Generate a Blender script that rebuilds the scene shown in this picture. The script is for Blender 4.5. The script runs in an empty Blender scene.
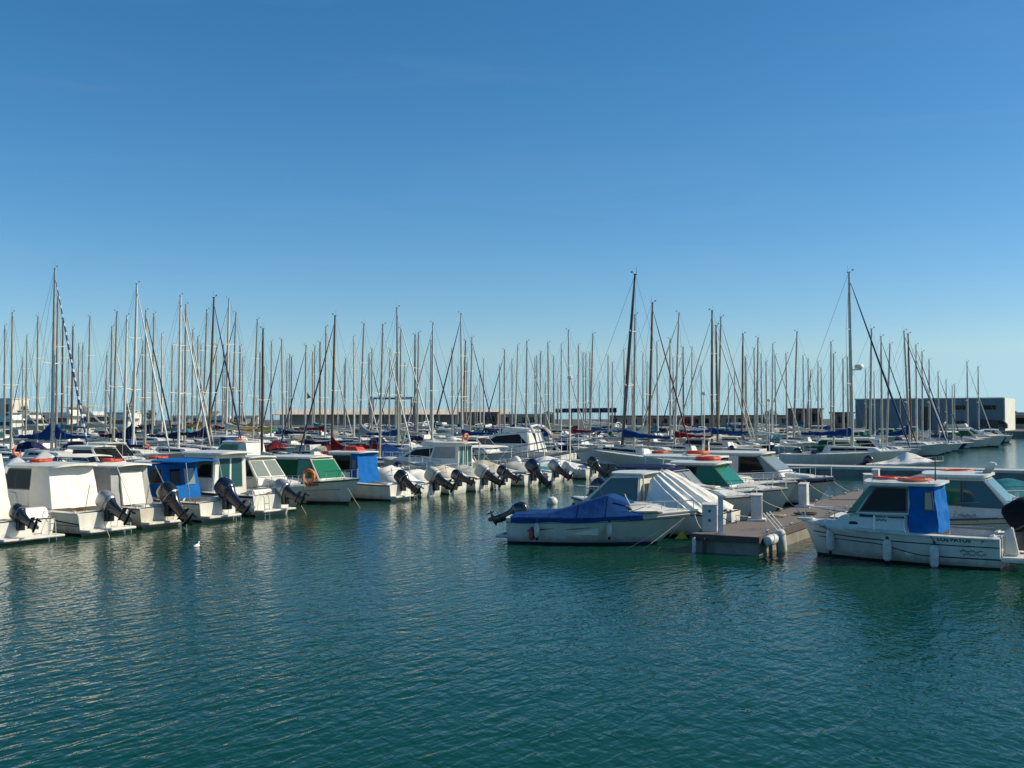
import bpy, bmesh, math, random
from mathutils import Vector, Matrix, noise
random.seed(7)
R = math.radians
SC = bpy.context.scene
COL = SC.collection
# ------------------------------------------------------------------ camera, sky, sun, exposure
CAM_H, F, PITCH = 3.75, 1080.0, math.atan(34/1080)
cam = bpy.data.objects.new("camera", bpy.data.cameras.new("camera"))
COL.objects.link(cam)
cam.location = (0, 0, CAM_H)
cam.rotation_euler = (R(90)+PITCH, 0, 0)
cam.data.sensor_width = 36; cam.data.lens = F/1024*36
cam.data.clip_start = .1; cam.data.clip_end = 20000
SC.camera = cam
SUN_AZ, SUN_EL = 88.0, 36.0          # azimuth clockwise from +Y (the view direction)
w = bpy.data.worlds.new("World"); SC.world = w; w.use_nodes = True
nt = w.node_tree; bg = nt.nodes["Background"]
sky = nt.nodes.new("ShaderNodeTexSky"); sky.sky_type = 'NISHITA'; sky.sun_disc = False
sky.sun_elevation = R(SUN_EL); sky.sun_rotation = R(SUN_AZ)
sky.altitude = 0; sky.air_density = .9; sky.dust_density = 0.4; sky.ozone_density = 4.5
hs = nt.nodes.new('ShaderNodeHueSaturation'); hs.inputs['Saturation'].default_value = 1.25; hs.inputs['Hue'].default_value = .494
nt.links.new(sky.outputs[0], hs.inputs['Color']); tcw = nt.nodes.new('ShaderNodeTexCoord'); spw = nt.nodes.new('ShaderNodeSeparateXYZ'); cbw = nt.nodes.new('ShaderNodeCombineXYZ'); mxz = nt.nodes.new('ShaderNodeMath'); mxz.operation = 'MAXIMUM'; mxz.inputs[1].default_value = .060
nt.links.new(tcw.outputs['Generated'], spw.inputs[0]); nt.links.new(spw.outputs[2], mxz.inputs[0])          # no yellow smog band on the horizon: clear sea air
nt.links.new(spw.outputs[0], cbw.inputs[0]); nt.links.new(spw.outputs[1], cbw.inputs[1]); nt.links.new(mxz.outputs[0], cbw.inputs[2]); nt.links.new(cbw.outputs[0], sky.inputs['Vector'])
mpw = nt.nodes.new('ShaderNodeMapping'); mpw.inputs['Scale'].default_value = (2.2, 2.2, 17); mpw.inputs['Rotation'].default_value = (R(3), R(-5), 0)
nt.links.new(tcw.outputs['Generated'], mpw.inputs[0])
nzw = nt.nodes.new('ShaderNodeTexNoise'); nzw.inputs['Scale'].default_value = 1.6; nzw.inputs['Detail'].default_value = 7; nzw.inputs['Roughness'].default_value = .62; nzw.inputs['Distortion'].default_value = .6
nt.links.new(mpw.outputs[0], nzw.inputs['Vector'])
rw = nt.nodes.new('ShaderNodeMapRange'); rw.inputs[1].default_value = .52; rw.inputs[2].default_value = .85; rw.inputs[3].default_value = 0; rw.inputs[4].default_value = .035
nt.links.new(nzw.outputs[0], rw.inputs[0])
mxw = nt.nodes.new('ShaderNodeMix'); mxw.data_type = 'RGBA'; mxw.inputs[7].default_value = (5.5, 6.0, 6.3, 1)      # thin high cirrus
nt.links.new(rw.outputs[0], mxw.inputs[0]); nt.links.new(hs.outputs[0], mxw.inputs[6]); nt.links.new(mxw.outputs[2], bg.inputs[0]); bg.inputs[1].default_value = .115
sun = bpy.data.objects.new("sun", bpy.data.lights.new("sun", 'SUN')); COL.objects.link(sun)
sun.data.energy = 5.0; sun.data.angle = R(.5); sun.data.color = (1, .90, .70)
sd = Vector((math.sin(R(SUN_AZ))*math.cos(R(SUN_EL)), math.cos(R(SUN_AZ))*math.cos(R(SUN_EL)), math.sin(R(SUN_EL))))
sun.rotation_euler = (-sd).to_track_quat('-Z', 'Y').to_euler()
SC.view_settings.view_transform = 'Standard'; SC.view_settings.look = 'None'
SC.view_settings.exposure = 0.1; SC.view_settings.gamma = 1
SC.view_settings.use_curve_mapping = False
SC.cycles.use_denoising = True
SC.cycles.max_bounces = 6; SC.cycles.transparent_max_bounces = 6
# the marina's own axes: U runs along the finger pontoons, V across them
U = Vector((.5, .866, 0)); V = Vector((.866, -.5, 0))
AV = math.atan2(V.y, V.x)
def uv(a, b, z=0): p = U*a + V*b; return Vector((p.x, p.y, z))
def gp(px, d, z=0): return Vector(((px-512)/F*d, d, z))        # a point at depth d under picture column px
# ------------------------------------------------------------------ materials
def mat(name, col, rough=.5, metal=0, dirt=0, dscale=3, bump=0, bscale=40, spec=.5, streak=(1, 1, 1), coat=0):
    m = bpy.data.materials.new(name); m.use_nodes = True
    n = m.node_tree.nodes; l = m.node_tree.links; p = n["Principled BSDF"]
    p.inputs["Base Color"].default_value = (*col, 1); p.inputs["Roughness"].default_value = rough
    p.inputs["Metallic"].default_value = metal; p.inputs["Specular IOR Level"].default_value = spec
    p.inputs["Coat Weight"].default_value = coat
    tc = n.new("ShaderNodeTexCoord")
    if dirt:
        mp = n.new("ShaderNodeMapping"); mp.inputs["Scale"].default_value = streak
        l.new(tc.outputs["Object"], mp.inputs[0])
        t = n.new("ShaderNodeTexNoise"); t.inputs["Scale"].default_value = dscale; t.inputs["Detail"].default_value = 6
        t.inputs["Roughness"].default_value = .65
        l.new(mp.outputs[0], t.inputs["Vector"])
        r = n.new("ShaderNodeValToRGB"); r.color_ramp.elements[0].position = .35; r.color_ramp.elements[1].position = .62
        d = 1-dirt
        r.color_ramp.elements[0].color = (col[0]*d, col[1]*d*.985, col[2]*d*.94, 1); r.color_ramp.elements[1].color = (*col, 1)
        l.new(t.outputs[0], r.inputs[0]); l.new(r.outputs[0], p.inputs["Base Color"])
    if bump:
        t2 = n.new("ShaderNodeTexNoise"); t2.inputs["Scale"].default_value = bscale; t2.inputs["Detail"].default_value = 4
        l.new(tc.outputs["Object"], t2.inputs["Vector"])
        b = n.new("ShaderNodeBump"); b.inputs["Strength"].default_value = bump; b.inputs["Distance"].default_value = .02
        l.new(t2.outputs[0], b.inputs["Height"]); l.new(b.outputs[0], p.inputs["Normal"])
    return m
M = {}
def dm(k, *a, **kw): M[k] = mat(k, *a, **kw)
dm('gelcoat', (.70, .69, .63), .28, dirt=.14, dscale=2.6, streak=(1.6, 1.6, .22))
dm('gelcoat_deck', (.74, .72, .65), .45, dirt=.22, dscale=3)
dm('gelcoat_cream', (.58, .55, .46), .35, dirt=.2)
dm('gelcoat_grey', (.42, .45, .47), .3, dirt=.12)
dm('hull_navy', (.02, .035, .11), .2, dirt=.15)
dm('hull_red', (.32, .03, .03), .3, dirt=.2)
dm('hull_teal', (.06, .19, .22), .3, dirt=.2)
dm('antifoul', (.018, .022, .035), .8, dirt=.4)
dm('antifoul_blue', (.012, .04, .12), .8, dirt=.4)
dm('stripe_navy', (.015, .018, .05), .4)
dm('stripe_red', (.30, .03, .025), .4)
dm('stripe_yellow', (.6, .42, .03), .5)
dm('rub_grey', (.10, .10, .10), .6)
dm('rub_white', (.62, .62, .58), .5, dirt=.2)
dm('canvas_white', (.80, .78, .71), .85, spec=.12, dirt=.06, dscale=2, bump=.7, bscale=6)
dm('canvas_cream', (.66, .60, .48), .9, spec=.12, dirt=.18, dscale=3, bump=.7, bscale=6)
dm('canvas_grey', (.36, .37, .36), .9, spec=.12, dirt=.18, bump=.7, bscale=6)
dm('canvas_blue', (.006, .125, .42), .75, spec=.12, dirt=.2, bump=.7, bscale=6)
dm('canvas_royal', (.008, .055, .20), .8, spec=.12, dirt=.25, bump=.7, bscale=6)
dm('canvas_navy', (.014, .022, .075), .85, spec=.12, dirt=.2, bump=.7, bscale=6)
dm('canvas_green', (.012, .10, .045), .8, spec=.12, dirt=.2, bump=.7, bscale=6)
dm('pontoon_pale', (.50, .49, .45), .8, dirt=.2)
dm('canvas_teal', (.03, .20, .24), .8, spec=.12, dirt=.2, bump=.7, bscale=6)
dm('canvas_red', (.22, .018, .022), .85, spec=.12, dirt=.2, bump=.7, bscale=6)
dm('canvas_ochre', (.45, .25, .03), .85, spec=.12, dirt=.25, bump=.7, bscale=6)
dm('canvas_yellow', (.70, .46, .06), .85, spec=.12, dirt=.2, bump=.7, bscale=6)
dm('canvas_black', (.014, .018, .022), .85, spec=.12, dirt=.2)
dm('glass_dark', (.014, .015, .013), .08, spec=.16)
dm('glass_green', (.015, .145, .062), .10, spec=.6)
dm('glass_teal', (.025, .085, .09), .07, spec=.6)
dm('glass_pale', (.20, .23, .20), .10, spec=.6)
dm('engine_black', (.016, .018, .026), .22, dirt=.3, coat=.4)
dm('engine_navy', (.014, .020, .05), .25, dirt=.3, coat=.4)
dm('engine_silver', (.40, .42, .43), .28, metal=.5, dirt=.2)
dm('engine_white', (.74, .73, .68), .35, dirt=.2)
dm('engine_cream', (.58, .55, .45), .6, dirt=.25, bump=.2)
dm('metal_grey', (.33, .34, .35), .4, metal=.6, dirt=.25)
dm('stainless', (.62, .62, .60), .25, metal=.9)
dm('alu_mast', (.50, .46, .38), .42, metal=.35, dirt=.25, dscale=1.5)
dm('mast_white', (.70, .68, .60), .4, dirt=.15)
dm('mast_dark', (.075, .055, .045), .45, dirt=.3)
dm('mast_brown', (.20, .12, .06), .5, dirt=.3)
dm('wire', (.16, .17, .18), .5, metal=.5)
dm('orange', (.75, .10, .02), .5, dirt=.2)
dm('orange_red', (.62, .045, .02), .55, dirt=.2)
dm('orange_faded', (.70, .22, .06), .6, dirt=.3)
dm('fender_white', (.66, .66, .63), .45, dirt=.3, dscale=8)
dm('rope_tan', (.45, .38, .25), .9)
dm('rope_yellow', (.60, .44, .06), .8)
dm('rope_dark', (.05, .05, .055), .9)
dm('concrete', (.26, .245, .215), .85, dirt=.35, dscale=2, bump=.4, bscale=25)
dm('pontoon_white', (.66, .66, .62), .6, dirt=.25)
dm('pedestal', (.60, .61, .58), .5, dirt=.2)
dm('teak', (.22, .14, .08), .7, dirt=.3)
dm('vinyl_seat', (.66, .64, .58), .5, dirt=.2)
dm('asphalt', (.09, .09, .085), .9, dirt=.3)
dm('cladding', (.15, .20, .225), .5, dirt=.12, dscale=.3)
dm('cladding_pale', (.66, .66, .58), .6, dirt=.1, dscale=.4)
dm('opening_dark', (.01, .012, .014), .4)
dm('roof_beige', (.66, .57, .45), .8, dirt=.2, dscale=.3)
dm('wall_tan', (.42, .34, .25), .85, dirt=.2, dscale=.3)
dm('wall_white', (.70, .67, .60), .8, dirt=.15, dscale=.3)
dm('brick', (.26, .13, .095), .85, dirt=.25, dscale=.5)
dm('hoist_blue', (.06, .22, .32), .5, dirt=.2)
dm('edge_timber', (.085, .072, .06), .85, dirt=.3)
dm('steel_blue', (.02, .12, .22), .5, dirt=.2)
dm('steel_dark', (.035, .05, .065), .6, dirt=.2)
dm('steel_red', (.45, .03, .03), .5, dirt=.2)
dm('bark', (.10, .075, .05), .9, dirt=.3)
dm('leaf', (.035, .06, .022), .8, dirt=.45, dscale=.8)
dm('feather', (.75, .75, .73), .8); dm('beak', (.55, .30, .04), .5)

def waterline_stain(k):
    m = M[k]; n = m.node_tree.nodes; l = m.node_tree.links; p = n["Principled BSDF"]
    src = p.inputs["Base Color"].links[0].from_socket
    tc = n.new("ShaderNodeTexCoord"); sp = n.new("ShaderNodeSeparateXYZ"); l.new(tc.outputs["Object"], sp.inputs[0])
    nz = n.new("ShaderNodeTexNoise"); nz.inputs["Scale"].default_value = 5; nz.inputs["Detail"].default_value = 5; l.new(tc.outputs["Object"], nz.inputs["Vector"])
    mm = n.new("ShaderNodeMath"); mm.operation = 'MULTIPLY_ADD'; l.new(nz.outputs[0], mm.inputs[0]); mm.inputs[1].default_value = -.34; l.new(sp.outputs[2], mm.inputs[2])
    r = n.new("ShaderNodeMapRange"); r.inputs[1].default_value = -.12; r.inputs[2].default_value = .10; r.inputs[3].default_value = .6; r.inputs[4].default_value = 0
    l.new(mm.outputs[0], r.inputs[0])
    mx = n.new("ShaderNodeMix"); mx.data_type = 'RGBA'; mx.inputs[7].default_value = (.17, .155, .085, 1)     # weed and scum line
    l.new(r.outputs[0], mx.inputs[0]); l.new(src, mx.inputs[6]); l.new(mx.outputs[2], p.inputs["Base Color"])
for k_ in ('gelcoat', 'gelcoat_cream', 'gelcoat_grey'): waterline_stain(k_)
def wood_planks():
    m = mat('deck_planks', (.20, .17, .145), .8, dirt=.3, dscale=5, streak=(1, 6, 1))
    n = m.node_tree.nodes; l = m.node_tree.links; p = n["Principled BSDF"]
    src = p.inputs["Base Color"].links[0].from_socket
    tc = n.new("ShaderNodeTexCoord"); mp = n.new("ShaderNodeMapping"); l.new(tc.outputs["Object"], mp.inputs[0])
    wv = n.new("ShaderNodeTexWave"); wv.wave_type = 'BANDS'; wv.bands_direction = 'X'; wv.inputs["Scale"].default_value = 2.2
    wv.inputs["Distortion"].default_value = .15
    l.new(mp.outputs[0], wv.inputs[0])
    r = n.new("ShaderNodeValToRGB"); r.color_ramp.elements[0].position = .03; r.color_ramp.elements[1].position = .12
    r.color_ramp.elements[0].color = (.25, .25, .25, 1)
    l.new(wv.outputs[0], r.inputs[0])
    mx = n.new("ShaderNodeMix"); mx.data_type = 'RGBA'; mx.blend_type = 'MULTIPLY'; mx.inputs[0].default_value = 1
    l.new(src, mx.inputs[6]); l.new(r.outputs[0], mx.inputs[7]); l.new(mx.outputs[2], p.inputs["Base Color"])
    return m
M['planks'] = wood_planks()
def striped(name, c1, c2, scale):          # spiral-striped furled sail
    m = mat(name, c1, .8)
    n = m.node_tree.nodes; l = m.node_tree.links; p = n["Principled BSDF"]
    tc = n.new("ShaderNodeTexCoord")
    wv = n.new("ShaderNodeTexWave"); wv.bands_direction = 'Z'; wv.inputs["Scale"].default_value = scale; wv.inputs["Distortion"].default_value = 1.2
    l.new(tc.outputs["Object"], wv.inputs[0])
    r = n.new("ShaderNodeValToRGB"); r.color_ramp.interpolation = 'CONSTANT'
    r.color_ramp.elements[0].color = (*c1, 1); r.color_ramp.elements[1].color = (*c2, 1); r.color_ramp.elements[1].position = .72
    l.new(wv.outputs[0], r.inputs[0]); l.new(r.outputs[0], p.inputs["Base Color"])
    return m
M['jib_blue'] = striped('jib_blue', (.012, .06, .20), (.55, .56, .55), .55)
M['jib_white'] = mat('jib_white', (.72, .71, .66), .8, dirt=.2)
M['jib_cream'] = mat('jib_cream', (.55, .50, .40), .85, dirt=.2)
M['jib_black'] = mat('jib_black', (.02, .035, .032), .8, dirt=.2)
M['jib_red'] = mat('jib_red', (.20, .03, .03), .8, dirt=.2)
M['jib_navy'] = mat('jib_navy', (.02, .04, .12), .8, dirt=.2)

def cladding_ribs():
    m = M['cladding']; n = m.node_tree.nodes; l = m.node_tree.links; p = n["Principled BSDF"]
    tc = n.new("ShaderNodeTexCoord")
    wv = n.new("ShaderNodeTexWave"); wv.bands_direction = 'X'; wv.inputs["Scale"].default_value = 1.0
    l.new(tc.outputs["Object"], wv.inputs[0])
    b = n.new("ShaderNodeBump"); b.inputs["Strength"].default_value = .1; b.inputs["Distance"].default_value = .03
    l.new(wv.outputs[0], b.inputs["Height"]); l.new(b.outputs[0], p.inputs["Normal"])
cladding_ribs()

def water_mat():
    m = bpy.data.materials.new('harbour_water'); m.use_nodes = True
    n = m.node_tree.nodes; l = m.node_tree.links; p = n["Principled BSDF"]
    p.inputs["Base Color"].default_value = (.001, .040, .020, 1); p.inputs["Roughness"].default_value = .05
    p.inputs["IOR"].default_value = 1.333; p.inputs["Specular IOR Level"].default_value = .205
    tc = n.new("ShaderNodeTexCoord")
    def nz(scale, rotz, sx, sy, detail, dist=0.0, rough=.5):
        mp = n.new("ShaderNodeMapping"); mp.vector_type = 'TEXTURE'; mp.inputs["Rotation"].default_value = (0, 0, R(rotz)); mp.inputs["Scale"].default_value = (sx, sy, 1)
        l.new(tc.outputs["Object"], mp.inputs[0])
        t = n.new("ShaderNodeTexNoise"); t.inputs["Scale"].default_value = scale; t.inputs["Detail"].default_value = detail
        t.inputs["Distortion"].default_value = dist; t.inputs["Roughness"].default_value = rough
        l.new(mp.outputs[0], t.inputs["Vector"]); return t.outputs[0]
    def mul(a, k):
        x = n.new("ShaderNodeMath"); x.operation = 'MULTIPLY'; l.new(a, x.inputs[0])
        if isinstance(k, (int, float)): x.inputs[1].default_value = k
        else: l.new(k, x.inputs[1])
        return x.outputs[0]
    def add(a, b):
        x = n.new("ShaderNodeMath"); x.operation = 'ADD'; l.new(a, x.inputs[0]); l.new(b, x.inputs[1]); return x.outputs[0]
    A = nz(1.8, 48, 2.0, .9, 2, .4)        # long crested ripples running up to the right
    B = nz(5.2, 58, 2.4, 1.0, 2, .5)
    C = nz(.16, 20, 1.6, .9, 2)              # patches where the breeze roughens it
    D = nz(5.6, 118, 1.9, 1.0, 2, .4)
    r = n.new("ShaderNodeMapRange"); r.inputs[1].default_value = .35; r.inputs[2].default_value = .65
    r.inputs[3].default_value = .75; r.inputs[4].default_value = 1.1
    l.new(C, r.inputs[0])
    # the water lies smooth in the lee of the moored boats and ruffled out in the open basin
    sep = n.new("ShaderNodeSeparateXYZ"); l.new(tc.outputs["Object"], sep.inputs[0])
    lee = n.new("ShaderNodeMapRange"); lee.inputs[1].default_value = 20; lee.inputs[2].default_value = 42
    lee.inputs[3].default_value = 1.0; lee.inputs[4].default_value = .55
    l.new(sep.outputs[1], lee.inputs[0])
    h = add(add(mul(A, .034), mul(B, .031)), mul(D, .018))
    h = mul(mul(h, r.outputs[0]), lee.outputs[0])
    b = n.new("ShaderNodeBump"); b.inputs["Strength"].default_value = 1; b.inputs["Distance"].default_value = 1.0
    l.new(h, b.inputs["Height"]); l.new(b.outputs[0], p.inputs["Normal"])
    return m
M['water'] = water_mat()
# ------------------------------------------------------------------ mesh helpers
class MB:
    def __init__(s): s.v = []; s.f = []; s.m = []
    def add(s, vs, fs, mi=0):
        o = len(s.v); s.v += [Vector(p) for p in vs]
        for f in fs: s.f.append(tuple(i+o for i in f)); s.m.append(mi)
        return s
    def box(s, x0, x1, y0, y1, z0, z1, mi=0):
        return s.add([(x0,y0,z0),(x1,y0,z0),(x1,y1,z0),(x0,y1,z0),(x0,y0,z1),(x1,y0,z1),(x1,y1,z1),(x0,y1,z1)],
                     [(3,2,1,0),(4,5,6,7),(0,1,5,4),(1,2,6,5),(2,3,7,6),(3,0,4,7)], mi)
    def grid(s, rows, mi=0, closeu=False, cap=False):
        n = len(rows[0]); vs = [p for r in rows for p in r]; fs = []
        for i in range(len(rows)-1):
            for j in range(n if closeu else n-1):
                k = (j+1) % n
                fs.append((i*n+j, i*n+k, (i+1)*n+k, (i+1)*n+j))
        if cap: fs.append(tuple(range(n-1, -1, -1))); fs.append(tuple((len(rows)-1)*n+j for j in range(n)))
        return s.add(vs, fs, mi)
    def tube(s, path, r, n=6, mi=0):
        path = [Vector(p) for p in path]; rows = []
        for i, p in enumerate(path):
            t = (path[min(i+1, len(path)-1)] - path[max(i-1, 0)]).normalized()
            a = t.cross(Vector((0, 0, 1)) if abs(t.z) < .9 else Vector((1, 0, 0))).normalized(); b = t.cross(a)
            rr = r[i] if isinstance(r, (list, tuple)) else r
            rows.append([p + (a*math.cos(q) + b*math.sin(q))*rr for q in [2*math.pi*j/n for j in range(n)]])
        return s.grid(rows, mi, True, True)
    def prof(s, pts, wf, mi=0):           # a side profile (x,z) given a width that varies with z
        n = len(pts)
        return s.add([(x, wf(z), z) for x, z in pts] + [(x, -wf(z), z) for x, z in pts],
                     [tuple(range(n)), tuple(range(2*n-1, n-1, -1))] + [(i, i+n, (i+1) % n+n, (i+1) % n) for i in range(n)], mi)
    def slab(s, poly, z0, z1, mi=0):      # a ground-plan polygon
        n = len(poly)
        return s.add([(x, y, z0) for x, y in poly] + [(x, y, z1) for x, y in poly],
                     [tuple(range(n-1, -1, -1)), tuple(range(n, 2*n))] + [(i, (i+1) % n, (i+1) % n+n, i+n) for i in range(n)], mi)
    def lathe(s, prof, axis='z', n=14, mi=0, c=(0, 0, 0)):
        rows = []
        for r, h in prof:
            row = []
            for j in range(n):
                q = 2*math.pi*j/n; a, b = r*math.cos(q), r*math.sin(q)
                row.append(Vector((a, b, h) if axis == 'z' else (h, a, b) if axis == 'x' else (a, h, b)) + Vector(c))
            rows.append(row)
        return s.grid(rows, mi, True, True)
    def xf(s, mtx): s.v = [mtx @ p for p in s.v]; return s
    def build(s, name, mats, parent=None, bevel=0, ang=35, smooth=True, sub=0, wob=0, wsc=2.0, fold=0):
        me = bpy.data.meshes.new(name)
        me.from_pydata([tuple(p) for p in s.v], [], s.f)
        for m in (mats if isinstance(mats, (list, tuple)) else [mats]): me.materials.append(M[m] if isinstance(m, str) else m)
        me.polygons.foreach_set('material_index', s.m)
        bm = bmesh.new(); bm.from_mesh(me)
        bmesh.ops.recalc_face_normals(bm, faces=bm.faces)
        if sub:
            bmesh.ops.subdivide_edges(bm, edges=bm.edges[:], cuts=sub, use_grid_fill=True)
            bm.normal_update()
            for vx in bm.verts:
                q = vx.co*wsc
                if fold:
                    g = Vector((q.x*1.6, q.y*1.9, q.z*.22)); vx.co += vx.normal*fold*(noise.noise(g*1.3)+.6*noise.noise(g*3.1))
                vx.co += vx.normal*wob*(noise.noise(q) + .5*noise.noise(q*2.7+Vector((5, 2, 9))))
        if bevel:
            es = [e for e in bm.edges if len(e.link_faces) == 2 and e.calc_face_angle(0) > R(25)]
            bmesh.ops.bevel(bm, geom=es, offset=bevel, segments=2, affect='EDGES', clamp_overlap=True)
        bm.to_mesh(me); bm.free()
        if smooth:
            me.polygons.foreach_set('use_smooth', [True]*len(me.polygons)); me.set_sharp_from_angle(angle=R(ang))
        o = bpy.data.objects.new(name, me); COL.objects.link(o)
        if parent: o.parent = parent
        return o
def tag(o, label, cat, group=None, kind=None):
    if label: o['label'] = label
    if cat: o['category'] = cat
    if group: o['group'] = group
    if kind: o['kind'] = kind
    return o
def thing(name, label, cat, loc=(0, 0, 0), rz=0, group=None):
    o = bpy.data.objects.new(name, None); COL.objects.link(o); o.empty_display_size = .3
    o.location = loc; o.rotation_euler = (0, 0, rz)
    return tag(o, label, cat, group)
def children(o): return [c for c in ALLKIDS.get(o.name, [])]
ALLKIDS = {}
def index_kids():
    ALLKIDS.clear()
    for o in bpy.data.objects:
        if o.parent: ALLKIDS.setdefault(o.parent.name, []).append(o)
def copy_tree(o, parent=None):
    c = o.copy(); COL.objects.link(c)
    if parent: c.parent = parent
    for ch in children(o): copy_tree(ch, c)
    return c
def struct(o): o['kind'] = 'structure'; return o

# ------------------------------------------------------------------ boat building
class Hull:
    def __init__(s, L, B, fs, fb, tm=.38, p=2.3, wlf=.84, rake=.10, bow_min=.015, tran=.9):
        s.L, s.B, s.fs, s.fb, s.tm, s.p, s.wlf, s.rake, s.bm, s.tran = L, B, fs, fb, tm, p, wlf, rake, bow_min, tran
    def bs(s, t):
        h = s.B/2
        if t < s.tm: return h*(s.tran + (1-s.tran)*math.sin(t/s.tm*math.pi/2))
        return max(h*(1-((t-s.tm)/(1-s.tm))**s.p), s.bm)
    def bw(s, t):
        h = s.B/2*s.wlf*(s.tran+.02)
        if t < .22: return h
        return max(h*(1-((t-.22)/.78)**1.75), s.bm*.7)
    def zs(s, t): return s.fs + (s.fb-s.fs)*t**1.7
    def x(s, t, k=1.0): return -s.L/2 + t*s.L*k
    def side(s, t, q, sgn=1, off=0):
        e = .62 + .75*t*t
        y = s.bw(t) + (s.bs(t)-s.bw(t))*q**e
        x = s.x(t, (1-s.rake) + s.rake*q)
        return Vector((x, sgn*(y+off), q*s.zs(t)))
    def build(s, parent, mats=('gelcoat', 'antifoul', 'stripe_navy'), boot=.10, n=18, keel=-.32):
        mb = MB(); ts = [i/n for i in range(n+1)]; qs = [0, boot, .3, .5, .75, 1]
        for sg in (1, -1):
            rows = [[s.side(t, q, sg) for q in qs] for t in ts]
            for i in range(n):
                for j in range(len(qs)-1):
                    mb.add([rows[i][j], rows[i+1][j], rows[i+1][j+1], rows[i][j+1]], [(0, 1, 2, 3)], 2 if j == 0 else 0)
            for i in range(n):
                k0 = Vector((s.x(ts[i], 1-s.rake*1.5), 0, keel*(1-ts[i]**6))); k1 = Vector((s.x(ts[i+1], 1-s.rake*1.5), 0, keel*(1-ts[i+1]**6)))
                mb.add([rows[i][0], rows[i+1][0], k1, k0], [(0, 1, 2, 3)], 1)
        tr = [s.side(0, q, 1) for q in qs] + [s.side(0, q, -1) for q in reversed(qs)] + [Vector((s.x(0), 0, keel))]
        mb.add(tr, [tuple(range(len(tr)))], 0)
        me = mb.build('hull', list(mats), parent)
        bm = bmesh.new(); bm.from_mesh(me.data); bmesh.ops.remove_doubles(bm, verts=bm.verts, dist=.0008)
        bmesh.ops.recalc_face_normals(bm, faces=bm.faces); bm.to_mesh(me.data); bm.free()
        me.data.polygons.foreach_set('use_smooth', [True]*len(me.data.polygons)); me.data.set_sharp_from_angle(angle=R(32))
        return me
    def deck(s, parent, tc=.5, zf=.22, cam=.08, mats=('gelcoat_deck',), name='deck'):
        mb = MB(); st = []
        def flat(t, c=.02):
            b, z = s.bs(t), s.zs(t); c2 = c*min(1, b/.5)
            return [(s.x(t), y*b, z+dz) for y, dz in ((1, 0), (.92, .025), (.55, .025+c2*.7), (0, .025+c2), (-.55, .025+c2*.7), (-.92, .025), (-1, 0))]
        def pit(t):
            b, z = s.bs(t), s.zs(t); i = b-.16
            return [(s.x(t), b, z), (s.x(t), i, z+.025), (s.x(t), i-.02, zf), (s.x(t), 0, zf), (s.x(t), -i+.02, zf), (s.x(t), -i, z+.025), (s.x(t), -b, z)]
        st = [flat(0), flat(.05)]
        if tc > .06:
            st += [pit(.052)] + [pit(.05+(tc-.05)*i/6) for i in range(1, 7)]
        st += [flat(max(tc, .06)+.002, cam)] + [flat(tc+(1-tc)*i/10, cam) for i in range(1, 11)]
        mb.grid(st)
        return mb.build(name, list(mats), parent, ang=40)
    def strip(s, name, m, parent, pts, sides=(1, -1), off=.006):    # painted line: list of (t, q_low, q_high)
        mb = MB()
        for sg in sides:
            mb.grid([[s.side(t, a, sg, off), s.side(t, b, sg, off)] for t, a, b in pts])
            if len(sides) > 1 and name == 'red_flash': mb.build(name, m, parent); mb = MB()
        return mb.build(name, m, parent) if mb.v else None
    def rub(s, parent, m='rub_grey', r=.03, drop=.03):
        mb = MB()
        for sg in (1, -1):
            mb.tube([s.side(t/24, 1, sg, r*.4)-Vector((0, 0, drop)) for t in range(25)], r, 6)
        return mb.build('rub_rail', m, parent)
    def bow_rail(s, parent, t0=.55, h=.42, m='stainless', r=.014, inset=.1):
        mb = MB(); path = []
        K = 8
        for sg, rng in ((1, range(K+1)), (-1, range(K, -1, -1))):
            for i in rng:
                t = t0+(.985-t0)*i/K
                p = Vector((s.x(t)+.02, sg*max(s.bs(t)-inset, .03), s.zs(t)+h))
                if i == 0: path += ([p-Vector((.12, 0, h)), p] if sg == 1 else [p, p-Vector((.12, 0, h))])
                else: path.append(p)
        mb.tube(path, r, 6)
        for sg in (1, -1):
            for i in (2, 4, 6, 8):
                t = t0+(.985-t0)*i/K
                p = Vector((s.x(t)+.02, sg*max(s.bs(t)-inset, .03), s.zs(t)))
                mb.tube([p, p+Vector((0, 0, h))], r*.9, 5)
        return mb.build('bow_rail', m, parent)
    def tarp(s, name, m, parent, t0, t1, ridge, skirt=.12, wr=.03, n=24, peak=1.15, lin=.85, sg_=.05):
        """canvas pulled over the open boat: ridge = list of (t, z)"""
        def rz(t):
            for (a, za), (b, zb) in zip(ridge, ridge[1:]):
                if a <= t <= b: u = (t-a)/(b-a); u = lin*u+(1-lin)*u*u*(3-2*u); return za+(zb-za)*u
            return ridge[-1][1] if t > ridge[-1][0] else ridge[0][1]
        rows = []; K = 14
        for i in range(n+1):
            t = t0+(t1-t0)*i/n; b = s.bs(t)+.05; z0 = s.zs(t); zr = rz(t); row = []
            for j in range(K+1):
                q = -1+2*j/K; a = abs(q)
                if j in (0, K):
                    sk = skirt*(1+.2*math.sin(t*17)+.15*math.sin(t*41)); row.append(Vector((s.x(t), b*(1 if q > 0 else -1)+0, z0-sk))); continue
                aa = (a*K/2)/(K/2-1); aa = min(aa, 1)
                y = math.copysign(aa*b, q) if a > 1e-6 else 0
                z = z0+.02+(zr-z0)*(1-aa**peak)
                sag = math.sin(aa*math.pi)*sg_*(1+math.sin(t*31))
                p = Vector((s.x(t), y, z-sag))
                p.z += wr*(noise.noise(Vector((t*9, y*3, 1.3)))+.6*noise.noise(Vector((t*22+q*3, y*5, 4.1))))
                row.append(p)
            rows.append(row)
        mb = MB().grid(rows)
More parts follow.
